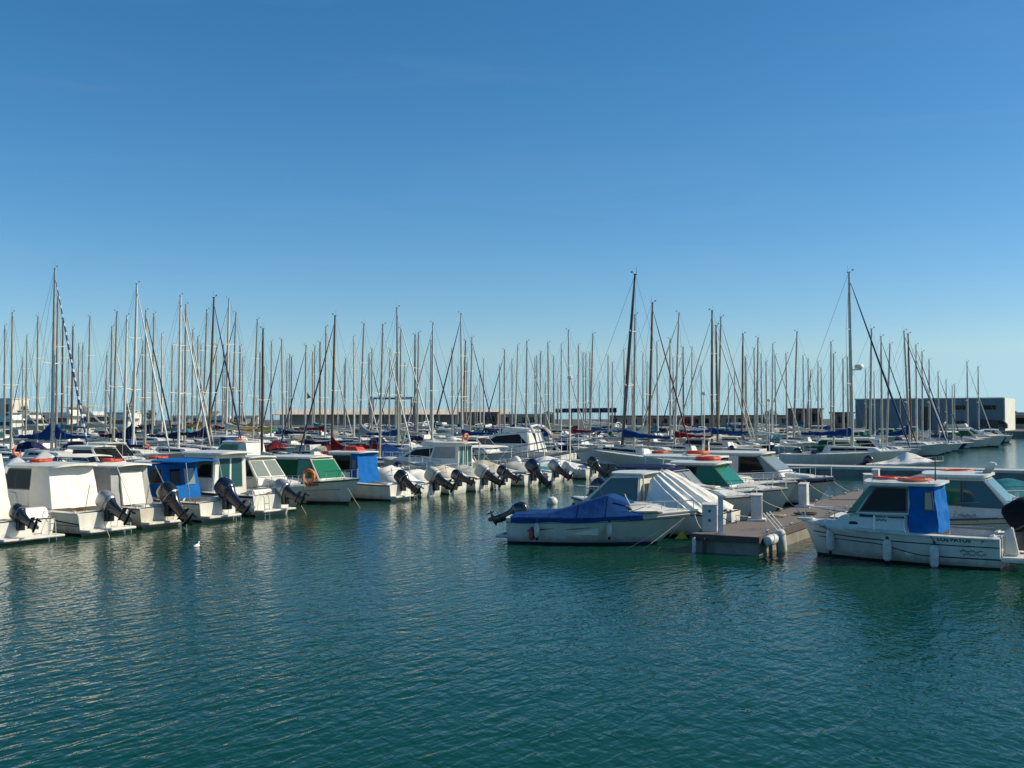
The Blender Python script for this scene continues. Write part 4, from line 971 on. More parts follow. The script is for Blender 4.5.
# low boats past it
t = at_boat('motor_boat', 'low boat under a sagging grey tarpaulin at the right edge', 37.4, -8.2, -2.6)
h = Hull(5.6, 2.2, .8, 1.1); h.build(t); h.deck(t, .5, .25); h.rub(t); h.tarp('boat_cover', 'canvas_cream', t, .08, .88, [(.08, .95), (.35, 1.3), (.6, 1.75), (.88, 1.25)], wr=.06); h.bow_rail(t)
t = at_boat('motor_boat', 'low open boat with teal-grey cover at the right edge, farther out', 42.5, -7.5, -1.2)
h = Hull(6.0, 2.3, .8, 1.1); h.build(t); h.deck(t, .5, .25); h.rub(t); h.tarp('boat_cover', 'canvas_teal', t, .08, .8, [(.08, .95), (.35, 1.25), (.55, 1.6), (.8, 1.2)], wr=.05); h.bow_rail(t)
# gull, white buoy
g = thing('gull', 'small white gull afloat on the water below the left row', 'gull', gp(198, 31.6, .0), R(60)); g.scale = (.6, .6, .6)
gm = MB().grid([ell(-.03, 0, .10, .05, 12, 2), ell(.02, 0, .20, .085, 12, 2), ell(.08, .0, .19, .08, 12, 2), ell(.12, .05, .09, .05, 12, 2), ell(.16, .12, .04, .035, 12, 2), ell(.22, .14, .045, .038, 12, 2), ell(.26, .14, .025, .02, 12, 2)], closeu=True, cap=True)
gm.add([(-.15, .04, .06), (-.34, .0, .10), (-.15, -.04, .06)], [(0, 1, 2)]); gm.build('body', 'feather', g)
MB().lathe([(.016, .17), (.002, .25)], 'x', 6, c=(0, 0, .22)).build('beak', 'beak', g)
b = thing('mooring_buoy', 'round white mooring buoy floating behind the blue-covered stern', 'buoy', gp(552, 47.5, .05))
MB().lathe([(.03, -.24), (.15, -.2), (.24, -.06), (.25, .06), (.18, .2), (.06, .26)], 'z', 16).build('float', 'fender_white', b); MB().lathe([(.04, .25), (.05, .30), (.03, .36)], 'z', 10).build('eye', 'metal_grey', b)
# lines from the left sterns into the water
for n, lab in ((1.0, 'thin stern line from the white-curtained hardtop down to the water'), (4.6, 'thin stern line beside the silver outboard under the sloping windows'), (5.9, 'thin line from the green-cabin bow down to the water')):
    p = stern_pos(n); rope('stern_line', [p+Vector((0, 0, .75)), p+V*1.1-U*.5+Vector((0, 0, -.05))], lab, sag=.03, group='stern lines')
FRAMES = False
# ------------------------------------------------------------------ shared meshes for the boats deeper in the marina
CACHE = {}
def shared(key, name, fn):
    """build once, hand back the mesh data"""
    if key not in CACHE:
        o = fn(); me = o.data; bpy.data.objects.remove(o); CACHE[key] = me
    return CACHE[key]
def inst(name, me, parent):
    o = bpy.data.objects.new(name, me); COL.objects.link(o); o.parent = parent; return o
HS = Hull(9.6, 3.1, 1.0, 1.28, tm=.45, p=2.0, wlf=.80, rake=.13, tran=.72)
MX = 5.25-4.8+.35        # hull is shifted so the mast foot is the boat's origin
def sh(v): return v
def s_hull(hm):
    def f():
        p = bpy.data.objects.new('tmp', None)
        o = HS.build(None, (hm, 'antifoul', 'stripe_navy' if hm != 'hull_navy' else 'gelcoat'), boot=.10, n=14)
        d = HS.deck(None, .30, .55, cam=.06)
        bm = bmesh.new(); bm.from_mesh(o.data); o.data.materials.append(M['gelcoat_deck'])
        n0 = len(bm.faces); bm.from_mesh(d.data); bm.faces.ensure_lookup_table()
        for fc in bm.faces[n0:]: fc.material_index = 3
        bmesh.ops.translate(bm, verts=bm.verts, vec=(-.55, 0, 0)); bm.to_mesh(o.data); bm.free()
        bpy.data.objects.remove(d); bpy.data.objects.remove(p); return o
    return shared(('hull', hm), 'hull', f)
def s_coach():
    def f():
        mb = MB().prof([(-2.2, .95), (2.3, 1.15), (1.7, 1.45), (-1.9, 1.55)], prow(1.0, .78, 1, 1.5))
        mb2 = MB()
        for sg in (1, -1):
            wf = prow(1.0, .78, 1, 1.5)
            pts = [(-1.5, 1.25), (1.3, 1.27), (1.2, 1.40), (-1.4, 1.42)]
            mb.add([(x, sg*(wf(z)+.012), z) for x, z in pts], [(0, 1, 2, 3)], 1)
        return mb.build('coachroof', ['gelcoat', 'glass_dark'], None)
    return shared('coach', 'coachroof', f)
def s_mast(mm):
    def f():
        mb = MB()
        rows = [ell(z, 0, rx, ry, 10, 2) for z, rx, ry in ((1.3, .14, .11), (6, .14, .11), (11, .11, .088), (13, .075, .064))]
        mb.grid(rows, closeu=True, cap=True)
        mb.box(-.16, .1, -.03, .03, 12.98, 13.05); mb.tube([(-.1, 0, 13.02), (-.1, 0, 13.5)], .012, 4); mb.tube([(.05, 0, 13.03), (.28, 0, 13.16)], .012, 4); mb.box(.2, .36, -.01, .01, 13.12, 13.22)
        return mb.build('mast', mm, None)
    return shared(('mast', mm), 'mast', f)
def s_spread(k):
    def f():
        z, y = k
        mb = MB().tube([(-.18, -y, z+.08), (0, 0, z), (-.18, y, z+.08)], [.022, .035, .022], 5)
        return mb.build('spreader', 'mast_white', None)
    return shared(('spread', k), 'spreader', f)
def s_rig(k):
    def f():
        mb = MB(); r = .011
        mb.tube([(-5.2, 0, 1.1), (-.05, 0, 12.95)], r, 4)
        for sg in (1, -1):
            pts = [(-.15, sg*1.3, 1.1)]+([(-.18, sg*.95, 5.68), (-.18, sg*.75, 9.28)] if k == 2 else [(-.18, sg*.9, 7.08)])+[(0, sg*.05, 12.7)]
            mb.tube(pts, r, 4); mb.tube([(-.35, sg*1.25, 1.1), (0, sg*.06, 5.6 if k == 2 else 7.0)], r, 4)
        mb.tube([(-.06, .12, 1.5), (-.03, .06, 12.6)], .010, 4)
        return mb.build('rigging', 'wire', None)
    return shared(('rig', k), 'rigging', f)
def s_boom():
    return shared('boom', 'boom', lambda: MB().tube([(-.08, 0, 2.25), (-3.9, 0, 2.38)], .06, 8).build('boom', 'alu_mast', None))
def s_cover(cm, k):
    def f():
        rows = []
        for i in range(13):
            u = i/12; x = -.02-3.8*u
            hh = (1.0*math.exp(-u*5)+.36-.18*u) if k else (.38*math.exp(-u*4)+.28-.12*u)
            ww = .20-.08*u
            z0 = 2.16+.13*u
            row = []
            for j in range(10):
                q = 2*math.pi*j/10
                row.append(Vector((x+.02*math.sin(j*3+i), ww*math.cos(q)*(1-.45*(math.sin(q)+1)/2), z0+hh*(math.sin(q)+1)/2+.035*math.sin(i*2.1+j))))
            rows.append(row)
        return MB().grid(rows, closeu=True, cap=True).build('sail_cover', cm, None, ang=60)
    return shared(('cover', cm, k), 'sail_cover', f)
def s_jib(jm):
    def f():
        a, b = Vector((4.05, 0, 1.75)), Vector((.10, 0, 12.3)); n = 12
        path = [a.lerp(b, i/n) for i in range(n+1)]
        rr = [.04, .08, .085, .08, .078, .075, .07, .065, .06, .052, .045, .036, .02]
        return MB().tube([Vector((4.15, 0, 1.4))]+path, [.03]+rr, 8).build('furled_jib', jm, None)
    return shared(('jib', jm), 'furled_jib', f)
def s_stay():
    return shared('stay', 'forestay', lambda: MB().tube([(4.15, 0, 1.3), (.05, 0, 12.8)], .012, 4).build('forestay', 'wire', None))
def s_rail():
    def f():
        mb = MB()
        for sg in (1, -1):
            pts = [Vector((HS.x(t)-.55, sg*max(HS.bs(t)-.08, .02), HS.zs(t)+.55)) for t in (0, .2, .4, .6, .8, .99)]
            mb.tube(pts, .012, 4)
            for p in pts: mb.tube([p-Vector((0, 0, .55)), p], .013, 4)
        mb.tube([(HS.x(0)-.55, -1.0, 1.55), (HS.x(0)-.55, 1.0, 1.55)], .014, 4)
        return mb.build('guard_rail', 'stainless', None)
    return shared('rail', 'guard_rail', f)
def s_dodger(cm):
    def f():
        rows = []
        for i in range(7):
            q = math.pi*i/6; r = []
            for x, k in ((-2.75, 1.0), (-2.3, 1.0), (-1.75, .35)):
                r.append(Vector((x, 1.05*math.cos(q), 1.45+.62*k*math.sin(q)**.7)))
            rows.append(r)
        return MB().grid(rows).build('sprayhood', cm, None)
    return shared(('dodger', cm), 'sprayhood', f)
def s_flag():
    return shared('flag', 'flag', lambda: MB().add([(-.9, .02, 7.3), (-.25, .02, 7.9), (-.3, .02, 7.15), (-.9, -.0, 7.3), (-.25, -.0, 7.9), (-.3, -.0, 7.15)], [(0, 1, 2), (3, 5, 4)]).build('flag', 'canvas_ochre', None))

ORD = ['first', 'second', 'third', 'fourth', 'fifth', 'sixth', 'seventh', 'eighth', 'ninth', 'tenth', 'eleventh', 'twelfth', 'thirteenth', 'fourteenth', 'fifteenth', 'sixteenth', 'seventeenth', 'eighteenth', 'nineteenth', 'twentieth']
LM = [(30, 'the white tent boat'), (92, 'the white-curtained hardtop'), (148, 'the grey fabric cabin'), (208, 'the blue canvas cabin'), (248, 'the glazed-door wheelhouse'), (288, 'the sloping-window cuddy'),
      (345, 'the green cabin'), (396, 'the left blue curtain'), (440, 'the small tent boat'), (480, 'the low tarpaulin boats'), (515, 'the humped cream tarpaulin'), (548, 'the tall pilothouse'),
      (600, 'the end of the left row'), (636, "the blue cockpit cover"), (690, 'the draped sheet'), (745, 'the green windscreen'), (800, 'the dark-windowed cruiser'), (850, 'the brown pontoon'),
      (905, 'the right blue curtain'), (960, 'the bow-out cabin boat'), (1100, 'the open channel')]
def lm(x):
    for a, n in LM:
        if x < a: return n
    return LM[-1][1]
def unproj(px, py, d):
    u, vz = (px-512)/F, (384-py)/F; c, s_ = math.cos(PITCH), math.sin(PITCH)
    y = c-s_*vz; z = s_+c*vz
    return Vector((d*u/y, d, CAM_H+d*z/y))
COVN = {'canvas_royal': 'royal blue', 'canvas_navy': 'navy', 'canvas_blue': 'bright blue', 'canvas_teal': 'teal', 'canvas_white': 'white', 'canvas_cream': 'cream', 'canvas_green': 'dark green', 'canvas_red': 'dark red', 'canvas_ochre': 'ochre', 'canvas_black': 'black', 'canvas_grey': 'grey', 'canvas_yellow': 'yellow'}
JIBN = {'jib_blue': 'blue-striped jib', 'jib_white': 'white furled jib', 'jib_cream': 'cream furled jib', 'jib_black': 'dark furled jib', 'jib_red': 'dark red furled jib', 'jib_navy': 'navy furled jib', None: 'bare forestay'}
# masts as they stand: picture column and row of the masthead, column at the foot, options
MASTS = [(5,326,None,{}),(12.5,313,11,{}),(27,336,None,{}),(38,317,37,{}),(55,269,52,dict(H=13.6,cov='canvas_royal',jib='jib_blue',dir=1,big=1,sp=1)),(58,297,56,dict(cov='canvas_royal',jib=None,dir=-1,big=1)),(63,320,None,{}),(73,327,None,{}),
 (79,344,None,{}),(83,344,None,{}),(90,317,88,{}),(107,353,None,{}),(112,327,None,{}),(117,312,113.5,dict(cov='canvas_navy')),(127,316,124,{}),(137,284,133,dict(H=13.3,cov='canvas_navy',jib='jib_white',dir=1,sp=2,big=1)),
 (146,311,145,{}),(154,314,152,dict(jib=None)),(143,341,None,{}),(162,334,None,{}),(172.5,345,None,{}),(180.6,296,178.5,dict(H=13,jib='jib_white',dir=1,cov='canvas_navy')),(186,305,184.5,dict(jib='jib_cream',dir=1)),
 (183,344,None,{}),(193,330,192,{}),(198,337,None,{}),(214,297.6,209,dict(H=13.2,mast='mast_brown',cov='canvas_navy',jib='jib_navy',dir=1,big=1)),(207,310,203,dict(cov='canvas_ochre')),(229,299,226,{}),(236,313,232,dict(cov='canvas_ochre',jib='jib_navy',dir=-1)),
 (216.5,345,None,{}),(223.5,345,None,{}),(240,346,None,{}),(257.5,319.6,253,dict(cov='canvas_ochre',big=1)),(263,329,None,dict(mast='mast_dark')),(260,353,None,{}),(271.5,341.5,None,dict(cov='canvas_yellow')),(281.6,339.6,283,{}),(287,360,None,{}),
 (291.5,357,None,{}),(306,345.5,305,dict(flag=1)),(315,346,None,{}),(312.6,352,None,{}),(320,342.5,320,dict(mast='mast_brown')),(326,327,325,dict(cov='canvas_red')),(335,316,332,dict(cov='canvas_red',big=1)),(344.5,363.6,None,{}),
 (354,336.6,354,{}),(364,324,360,{}),(372,349,None,{}),(369,354,None,{}),(338,390,None,{}),(383,325,380,{}),(390,349,None,{}),(397,308,398,dict(H=13.2,jib='jib_white',dir=1)),(404.5,363,None,{}),(401,329,400,{}),(415,335,415,dict(mast='mast_brown')),
 (418.6,333,417,{}),(433,323,432,{}),(431,340.5,None,dict(jib='jib_navy',dir=1)),(452,349,None,{}),(461,313.6,462,dict(H=13,jib='jib_black',dir=-1,cov='canvas_royal')),(465.5,341,463,{}),(472,337.6,470,dict(jib='jib_navy')),(458,367,None,{}),
 (480,371,None,{}),(475,386,None,{}),(499.6,365,None,{}),(504.5,350,None,{}),(512,360,None,{}),(518,345,515,{}),(527,341.5,526,{}),(535,358,None,{}),(540.5,353,None,{}),(548.7,362,None,{}),(558,384,None,{}),(541,352,None,{}),
 (561.5,344,None,dict(mast='mast_white')),(568.5,330,570,{}),(578.5,345,None,{}),(583,353,None,{}),(586,354,None,{}),(590,353,None,{}),(593,334,590,{}),(608,356,None,{}),(624,350,None,{}),
 (635,274,623,dict(H=14.2,mast='mast_dark',cov='canvas_royal',jib=None,dir=-1)),(635,315,634,{}),(632,362,None,{}),(643,353,None,{}),(647,363,None,{}),(652.5,303,649,dict(H=13,mast='mast_brown',cov='canvas_cream',jib='jib_red',dir=1,big=1)),
 (657,342,None,{}),(670,339,None,{}),(673,358,None,{}),(679,313,675,dict(H=12.6,jib='jib_cream',dir=-1)),(683,347.5,None,{}),(692,347.5,None,{}),(701,366,None,{}),(712,311,712,dict(cov='canvas_royal',dir=-1)),(716,325.6,None,dict(mast='mast_brown',jib='jib_cream',dir=1)),
 (721,317,718,dict(cov='canvas_royal',dir=1)),(728.5,374.6,None,{}),(743,334,742,dict(mast='mast_brown',cov='canvas_royal')),(746,358,None,{}),(754,348.5,None,{}),(758,338,757,{}),(761,354,None,{}),(766,362,None,{}),(773,344,772,{}),
 (786,354,None,{}),(797,332,794,{}),(803,356,None,{}),(808,359,None,{}),(811,370,806,dict(mast='mast_brown')),(818,362,None,{}),(821,368,None,{}),(831,342,831,dict(cov='canvas_royal')),(833.5,354,None,{}),(843,359,None,{}),(847.5,357,None,{}),
 (849,272.5,852,dict(H=14.4,jib='jib_navy',dir=1,cov='canvas_royal')),(871.5,329,870,dict(cov='canvas_teal')),(881,336.6,882,dict(jib='jib_navy')),(890,344,887,{}),(904,331,909,dict(jib='jib_navy',dir=1,cov='canvas_royal')),(908,334,911,dict(mast='mast_brown')),
 (916,345,None,{}),(900,392,None,{}),(922,352,None,{}),(929,360,None,{}),(938,372,None,{}),(946,380,None,{}),(967,362,968,dict(cov='canvas_white')),(978,367,979,{})]
FRONT = [-43.2, -58.2, -69.8, -85.2, -96.8, -112.2, -123.8, -139]
BACK = [-19.5, -33.5, -51, -63, -78, -90, -105, -117, -132, -144]
xr = random.Random(5)
for i in range(38):
    MASTS.append((xr.choice((xr.uniform(0, 250), xr.uniform(200, 560), xr.uniform(540, 960))), xr.uniform(342, 388), None, {}))
TAKEN = []
def free(p, r=3.1): return all((p-q).length > r for q in TAKEN)
def along_row_free(a, b, r=3.0): return all(abs(b-bb) > 5 or abs(a-aa) > r for aa, bb in TAKEN_AB)
TAKEN_AB = []
rnd = random.Random(11)
SAIL = []
for (xt, yt, xb, o) in sorted(MASTS, key=lambda m: m[1]):
    k = (xt-512)/F; best = None
    if 'H' in o:
        d = o['H']*1.0
        lo, hi = 20.0, 300.0
        for _ in range(50):
            mid = (lo+hi)/2
            if unproj(xt, yt, mid).z < o['H']: lo = mid
            else: hi = mid
        d = lo; p = unproj(xt, 420, d); a, b = Vector((p.x, d, 0)).dot(U), Vector((p.x, d, 0)).dot(V)
        best = (0, d, a, b)
    else:
        want = rnd.uniform(9.6, 12.4)
        for rows, lo, hi in ((FRONT, 20, 68), (BACK, 77, 200)):
            for b in rows:
                d = b/(.866*k-.5); p = Vector((k*d, d, 0)); a = p.dot(U)
                if d < 60 or not lo < a < hi: continue
                H = unproj(xt, yt, d).z
                if not 7.2 < H < 16: continue
                c = abs(H-want)+(0 if along_row_free(a, b) else 5)
                if best is None or c < best[0]: best = (c, d, a, b)
        if best is None:
            d = 9.5*F/max(418-yt, 30)*.75; d = min(max(d, 75), 205); p = Vector((k*d, d, 0)); best = (9, d, p.dot(U), p.dot(V))
        elif best[0] > 5:                      # squeeze in beside a neighbour, a step along the fairway
            _, d, a, b = best
            for s_ in range(1, 60):
                for sg in (1, -1):
                    d2 = d+sg*s_*.8; a2, b2 = Vector((k*d2, d2, 0)).dot(U), Vector((k*d2, d2, 0)).dot(V)
                    if 62 < d2 < 215 and free(Vector((k*d2, d2, 0)), 3.0) and not 69 < a2 < 75: break
                else: continue
                break
            d, a, b = d2, a2, b2
    _, d, a, b = best
    TAKEN_AB.append((a, b)); TAKEN.append(Vector((k*d, d, 0)))
    SAIL.append((xt, yt, xb, d, a, b, o))
cnt = {}; SBUOY = []
for (xt, yt, xb, d, a, b, o) in sorted(SAIL, key=lambda s: s[0]):
    top = unproj(xt, yt, d); H = top.z; s_ = H/13.0
    lean = math.radians(rnd.uniform(-.5, .5)) if xb is None else math.atan2(top.x-unproj(xb, 432, d).x, H-2.5)
    foot = Vector((top.x-math.tan(lean)*H, d, 0))
    cov = o.get('cov') or rnd.choice(['canvas_royal']*3+['canvas_navy']*2+['canvas_blue', 'canvas_teal']+['canvas_white']*6+['canvas_cream']*5+['canvas_grey']*4+['canvas_green', 'canvas_red'])
    jib = o['jib'] if 'jib' in o else rnd.choice(['jib_white']*4+['jib_cream']*3+['jib_navy']*3+['jib_black']+[None]*(16 if d < 110 else 30))
    dr = o.get('dir') or (1 if b > -29 and a > 74 else rnd.choice((1, -1)))
    mast = o.get('mast') or rnd.choice(['alu_mast']*8+['mast_white']*2+['mast_brown'])
    hm = o.get('hull') or rnd.choice(['gelcoat']*14+['gelcoat_cream', 'hull_navy', 'gelcoat_grey'])
    L_ = lm(xt); cnt[L_] = cnt.get(L_, 0)+1
    lab = f"{COVN[cov].replace('royal ', '').replace('bright ', '').replace('dark ', '')}-covered sailboat, {JIBN[jib].replace('dark ', '')}, {ORD[cnt[L_]-1]} mast from left above {L_}"
    t = thing('sailboat', lab, 'sailboat', foot, 0, 'moored sailboats with bare masts')
    t.rotation_euler = (Matrix.Rotation(lean, 3, 'Y') @ Matrix.Rotation((AV if dr > 0 else AB)+R(rnd.uniform(-4, 4)), 3, 'Z')).to_euler()
    t.scale = (s_*.86, s_*.86, s_)
    sp = o.get('sp') or (2 if H > 12.2 else 1)
    inst('hull', s_hull(hm), t); inst('coachroof', s_coach(), t)
    m_ = inst('mast', s_mast(mast), t); [inst('spreader', s_spread(zz), m_) for zz in (((5.6, .95), (9.2, .75)) if sp == 2 else ((7.0, .9),))]
    inst('rigging', s_rig(sp), t); inst('boom', s_boom(), t); inst('sail_cover', s_cover(cov, o.get('big', rnd.random() < .1)), t)
    if jib: inst('furled_jib', s_jib(jib), t)
    else: inst('forestay', s_stay(), t)
    if d < 125: inst('guard_rail', s_rail(), t)
    if rnd.random() < .45: inst('sprayhood', s_dodger(rnd.choice(['canvas_royal', 'canvas_navy', 'canvas_white', 'canvas_teal', 'canvas_cream'])), t)
    if d < 112 and rnd.random() < .24: SBUOY.append((xt, t, dr))
    if o.get('flag'): inst('flag', s_flag(), t)
    if xt == 849:
        MB().lathe([(.06, 0), (.34, .04), (.36, .16), (.30, .28), (.1, .32)], 'z', 14, c=(.62, 0, 6.6)).build('radar_dome', 'mast_white', t)
        MB().box(.05, .8, -.06, .06, 6.52, 6.6).build('radar_bracket', 'mast_white', t)

# ------------------------------------------------------------------ motor boats of the middle distance: one of each kind, then copies
def proto(kind, hm, c1, c2, label):
    t = thing('motor_boat', label, 'motor boat', (0, 0, 0), 0, 'motor boats deeper in the marina')
    if kind == 'cabin':
        h = Hull(6.4, 2.4, .8, 1.15); h.build(t, (hm, 'antifoul', 'stripe_navy'), n=12); h.deck(t, .40, .3); h.rub(t)
        cz = prow(1.0, .84, .9, 2.15)
        MB().prof([(-.8, .7), (1.8, 1.05), (1.6, 1.25), (.8, 2.06), (-.8, 2.06)], cz).build('cabin', 'gelcoat', t, bevel=.04)
        side_pane(t, [(-.7, 1.35), (1.35, 1.3), (.78, 1.95), (-.7, 1.95)], cz, c1); end_pane(t, (1.6, 1.25), (.8, 2.06), cz, -.9, .9, c1, 'windscreen', inv=1)
        end_pane(t, (-.8, .7), (-.8, 2.06), cz, -.6, .6, 'glass_dark', 'door_pane', fr=(.2, .92), inv=-1)
        roof(t, -1.4, .95, .98, 2.07, .07, .07); h.bow_rail(t, .55, .42)
        if c2: MB().prof([(-1.7, .8), (-.82, .8), (-.82, 2.05), (-1.4, 2.05)], prow(.95, .86, .8, 2.1)).build('canvas_enclosure', c2, t, sub=6, wob=.03)
        outboard(t, (-3.3, 0, .8), 40, 'engine_black', 'engine_black', 1.0)
    elif kind == 'tarp':
        h = Hull(5.4, 2.2, .65, .98); h.build(t, (hm, 'antifoul', 'antifoul'), n=12); h.deck(t, .48, .25); h.rub(t)
        h.tarp('boat_cover', c1, t, .06, .85, [(.06, .7), (.3, 1.0), (.52, 1.6), (.85, 1.0)], wr=.05); outboard(t, (-2.8, 0, .65), 50, 'engine_navy', 'engine_navy', 1.0); h.bow_rail(t, .6, .35)
    elif kind == 'bimini':
        h = Hull(6.2, 2.4, .8, 1.1); h.build(t, (hm, 'antifoul', 'stripe_navy'), n=12); h.deck(t, .45, .3, cam=.12); h.rub(t)
        MB().prof([(.0, .9), (2.0, 1.05), (1.6, 1.22), (.3, 1.42)], prow(.86, .6, .9, 1.4)).build('cuddy', 'gelcoat', t, bevel=.05)
        end_pane(t, (.6, 1.3), (.1, 1.8), prow(.85, .78, 1.2, 2), -.95, .95, 'glass_dark', 'windscreen', inv=1)
        roof(t, -2.3, .1, 1.0, 1.95, .04, .14, c1, 'bimini')
        for s in (1, -1): MB().tube([(-2.2, s*.98, 1.97), (-1.1, s*1.0, .8), (0, s*.98, 1.97)], .016, 5).build('bimini_pole', 'stainless', t)
        outboard(t, (-3.2, 0, .8), 30, 'engine_white', 'engine_white', 1.0); h.bow_rail(t, .55, .38)
    elif kind == 'cruiser':
        h = Hull(9.2, 3.1, 1.0, 1.4); h.build(t, (hm, 'antifoul', 'stripe_navy'), n=14); h.deck(t, .30, .4, cam=.15); h.rub(t, 'rub_white')
        cz = prow(1.3, 1.05, 1.0, 2.4)
        MB().prof([(-2.3, .8), (2.9, 1.3), (2.3, 1.5), (.6, 2.3), (-1.9, 2.4)], cz).build('deckhouse', 'gelcoat', t, bevel=.06)
        side_pane(t, [(-1.9, 1.6), (1.7, 1.55), (.7, 2.1), (-1.2, 2.25)], cz, 'glass_dark'); end_pane(t, (2.3, 1.5), (.6, 2.3), cz, -.9, .9, 'glass_dark', 'windscreen', inv=1)
        MB().tube([(-3.1, 1.38, 1.0), (-2.5, 1.25, 2.3), (-2.1, .95, 2.8), (-2.05, 0, 2.9), (-2.1, -.95, 2.8), (-2.5, -1.25, 2.3), (-3.1, -1.38, 1.0)], [.15, .11, .09, .08, .09, .11, .15], 8).build('radar_arch', 'gelcoat', t)
        MB().prof([(-2.0, 2.42), (.4, 2.35), (.2, 2.75), (-1.9, 2.6)], lambda z: .95).build('flybridge', 'gelcoat', t, bevel=.06)
        h.bow_rail(t, .5, .5)
    elif kind == 'yacht':
        h = Hull(15, 4.4, 1.6, 2.3); h.build(t, (hm, 'antifoul', 'stripe_navy'), n=14); h.deck(t, .2, 1.0, cam=.15); h.rub(t, 'rub_white')
        cz = prow(1.9, 1.6, 1.5, 3.6)
        MB().prof([(-4.5, 1.3), (4.6, 2.0), (3.4, 2.4), (1.6, 3.5), (-4.3, 3.6)], cz).build('deckhouse', 'gelcoat', t, bevel=.08)
        side_pane(t, [(-4.0, 2.4), (2.9, 2.4), (1.5, 3.25), (-3.9, 3.3)], cz, 'glass_dark'); end_pane(t, (3.4, 2.4), (1.6, 3.5), cz, -.9, .9, 'glass_dark', 'windscreen', inv=1)
        MB().prof([(-5.2, 3.62), (1.5, 3.62), (.4, 4.4), (-5.0, 4.0)], prow(1.7, 1.5, 3.6, 4.4)).build('flybridge', 'gelcoat', t, bevel=.06)
        roof(t, -4.6, -.6, 1.5, 5.3, .1, .1, c1 or 'gelcoat', 'fly_top')
        MB().prof([(-4.4, 3.9), (-3.7, 3.9), (-3.2, 5.3), (-3.8, 5.3)], lambda z: 1.4).build('radar_arch', 'gelcoat', t, bevel=.05)
        h.bow_rail(t, .4, .7)
    return t
PROTOS = [(proto('cabin', 'gelcoat', 'glass_dark', None, 'x'), 'white cabin motorboat', 8), (proto('cabin', 'gelcoat', 'glass_teal', 'canvas_royal', 'x'), 'cabin motorboat with blue enclosure', 3),
          (proto('cabin', 'gelcoat_cream', 'glass_green', 'canvas_white', 'x'), 'cream cabin motorboat with white enclosure', 2), (proto('cabin', 'gelcoat', 'canvas_green', 'canvas_green', 'x'), 'green-covered cabin motorboat', 2),
          (proto('tarp', 'gelcoat', 'canvas_white', None, 'x'), 'white-tarped open boat', 6), (proto('tarp', 'gelcoat', 'canvas_royal', None, 'x'), 'blue-tarped open boat', 2), (proto('tarp', 'hull_navy', 'canvas_grey', None, 'x'), 'grey-tarped dark open boat', 1),
          (proto('tarp', 'gelcoat_grey', 'canvas_cream', None, 'x'), 'cream-tarped open boat', 2), (proto('tarp', 'gelcoat', 'canvas_yellow', None, 'x'), 'yellow-tarped open boat', 1), (proto('tarp', 'gelcoat', 'canvas_red', None, 'x'), 'red-tarped open boat', 1),
          (proto('bimini', 'gelcoat', 'canvas_navy', None, 'x'), 'navy-bimini motorboat', 1), (proto('bimini', 'gelcoat', 'canvas_white', None, 'x'), 'white-bimini motorboat', 3), (proto('bimini', 'gelcoat', 'canvas_blue', None, 'x'), 'blue-bimini motorboat', 2),
          (proto('cruiser', 'gelcoat', None, None, 'x'), 'white sport cruiser', 3), (proto('cruiser', 'hull_navy', None, None, 'x'), 'dark-hulled sport cruiser', 1)]
YACHT = proto('yacht', 'gelcoat', None, None, 'x')
index_kids()
used = set(); spots = []
def px_of(p): return 512+F*p.x/p.y
def put(i, p, rz, far=False, label=None, scale=1):
    src = PROTOS[i][0] if i >= 0 else YACHT
    key = i
    if key in used: r = copy_tree(src)
    else: r = src; used.add(key)
    r.location = p; r.rotation_euler = (0, 0, rz); r.scale = (scale,)*3
    spots.append((px_of(p), i, r, label)); return r
TYPES = [i for i, q in enumerate(PROTOS) for _ in range(q[2])]
# particular boats the eye picks out
def special(i, px, d, dr, label, scale=1):
    p = gp(px, d); TAKEN.append(p); TAKEN_AB.append((p.dot(U), p.dot(V))); put(i, p, (AV if dr > 0 else AB), label=label, scale=scale)
special(13, 512, 87, -1, 'big white sport cruiser with oval dark window and arch behind the pilothouse', 1.1)
special(8, 243, 112, 1, 'yellow-tarped boat showing between masts left of centre'); special(9, 275, 104, 1, 'red-tarped boat just right of the yellow-tarped one')
special(5, 385, 74, 1, 'long dark blue covered boat behind the blue-curtained left boat', 1.25)
special(0, 108, 70, 1, 'white cabin boat behind the white-curtained hardtop, orange ring on its roof'); special(0, 95, 62, 1, 'low white boat right behind the white-curtained hardtop'); special(2, 240, 75, -1, 'cream cabin boat with its bow left, above the white wheelhouse')
special(3, 840, 82, 1, 'green-covered cabin boat under the tallest right mast'); special(4, 905, 73.4, 1, 'white-tarped boat moored behind the crossing walkway, first left of the open channel', .9)
special(4, 20, 60, -1, 'white-tarped dinghy-like boat above the tent boat at left')
special(5, 305, 66, -1, 'blue-tarped boat close behind the green-covered cabin'); special(4, 360, 62, -1, 'white-tarped boat close behind the blue curtain')
special(13, 432, 68, -1, 'white cruiser close behind the white tent-covered boat', .85); special(11, 470, 66, -1, 'white-bimini boat close behind the low tarpaulin boats')
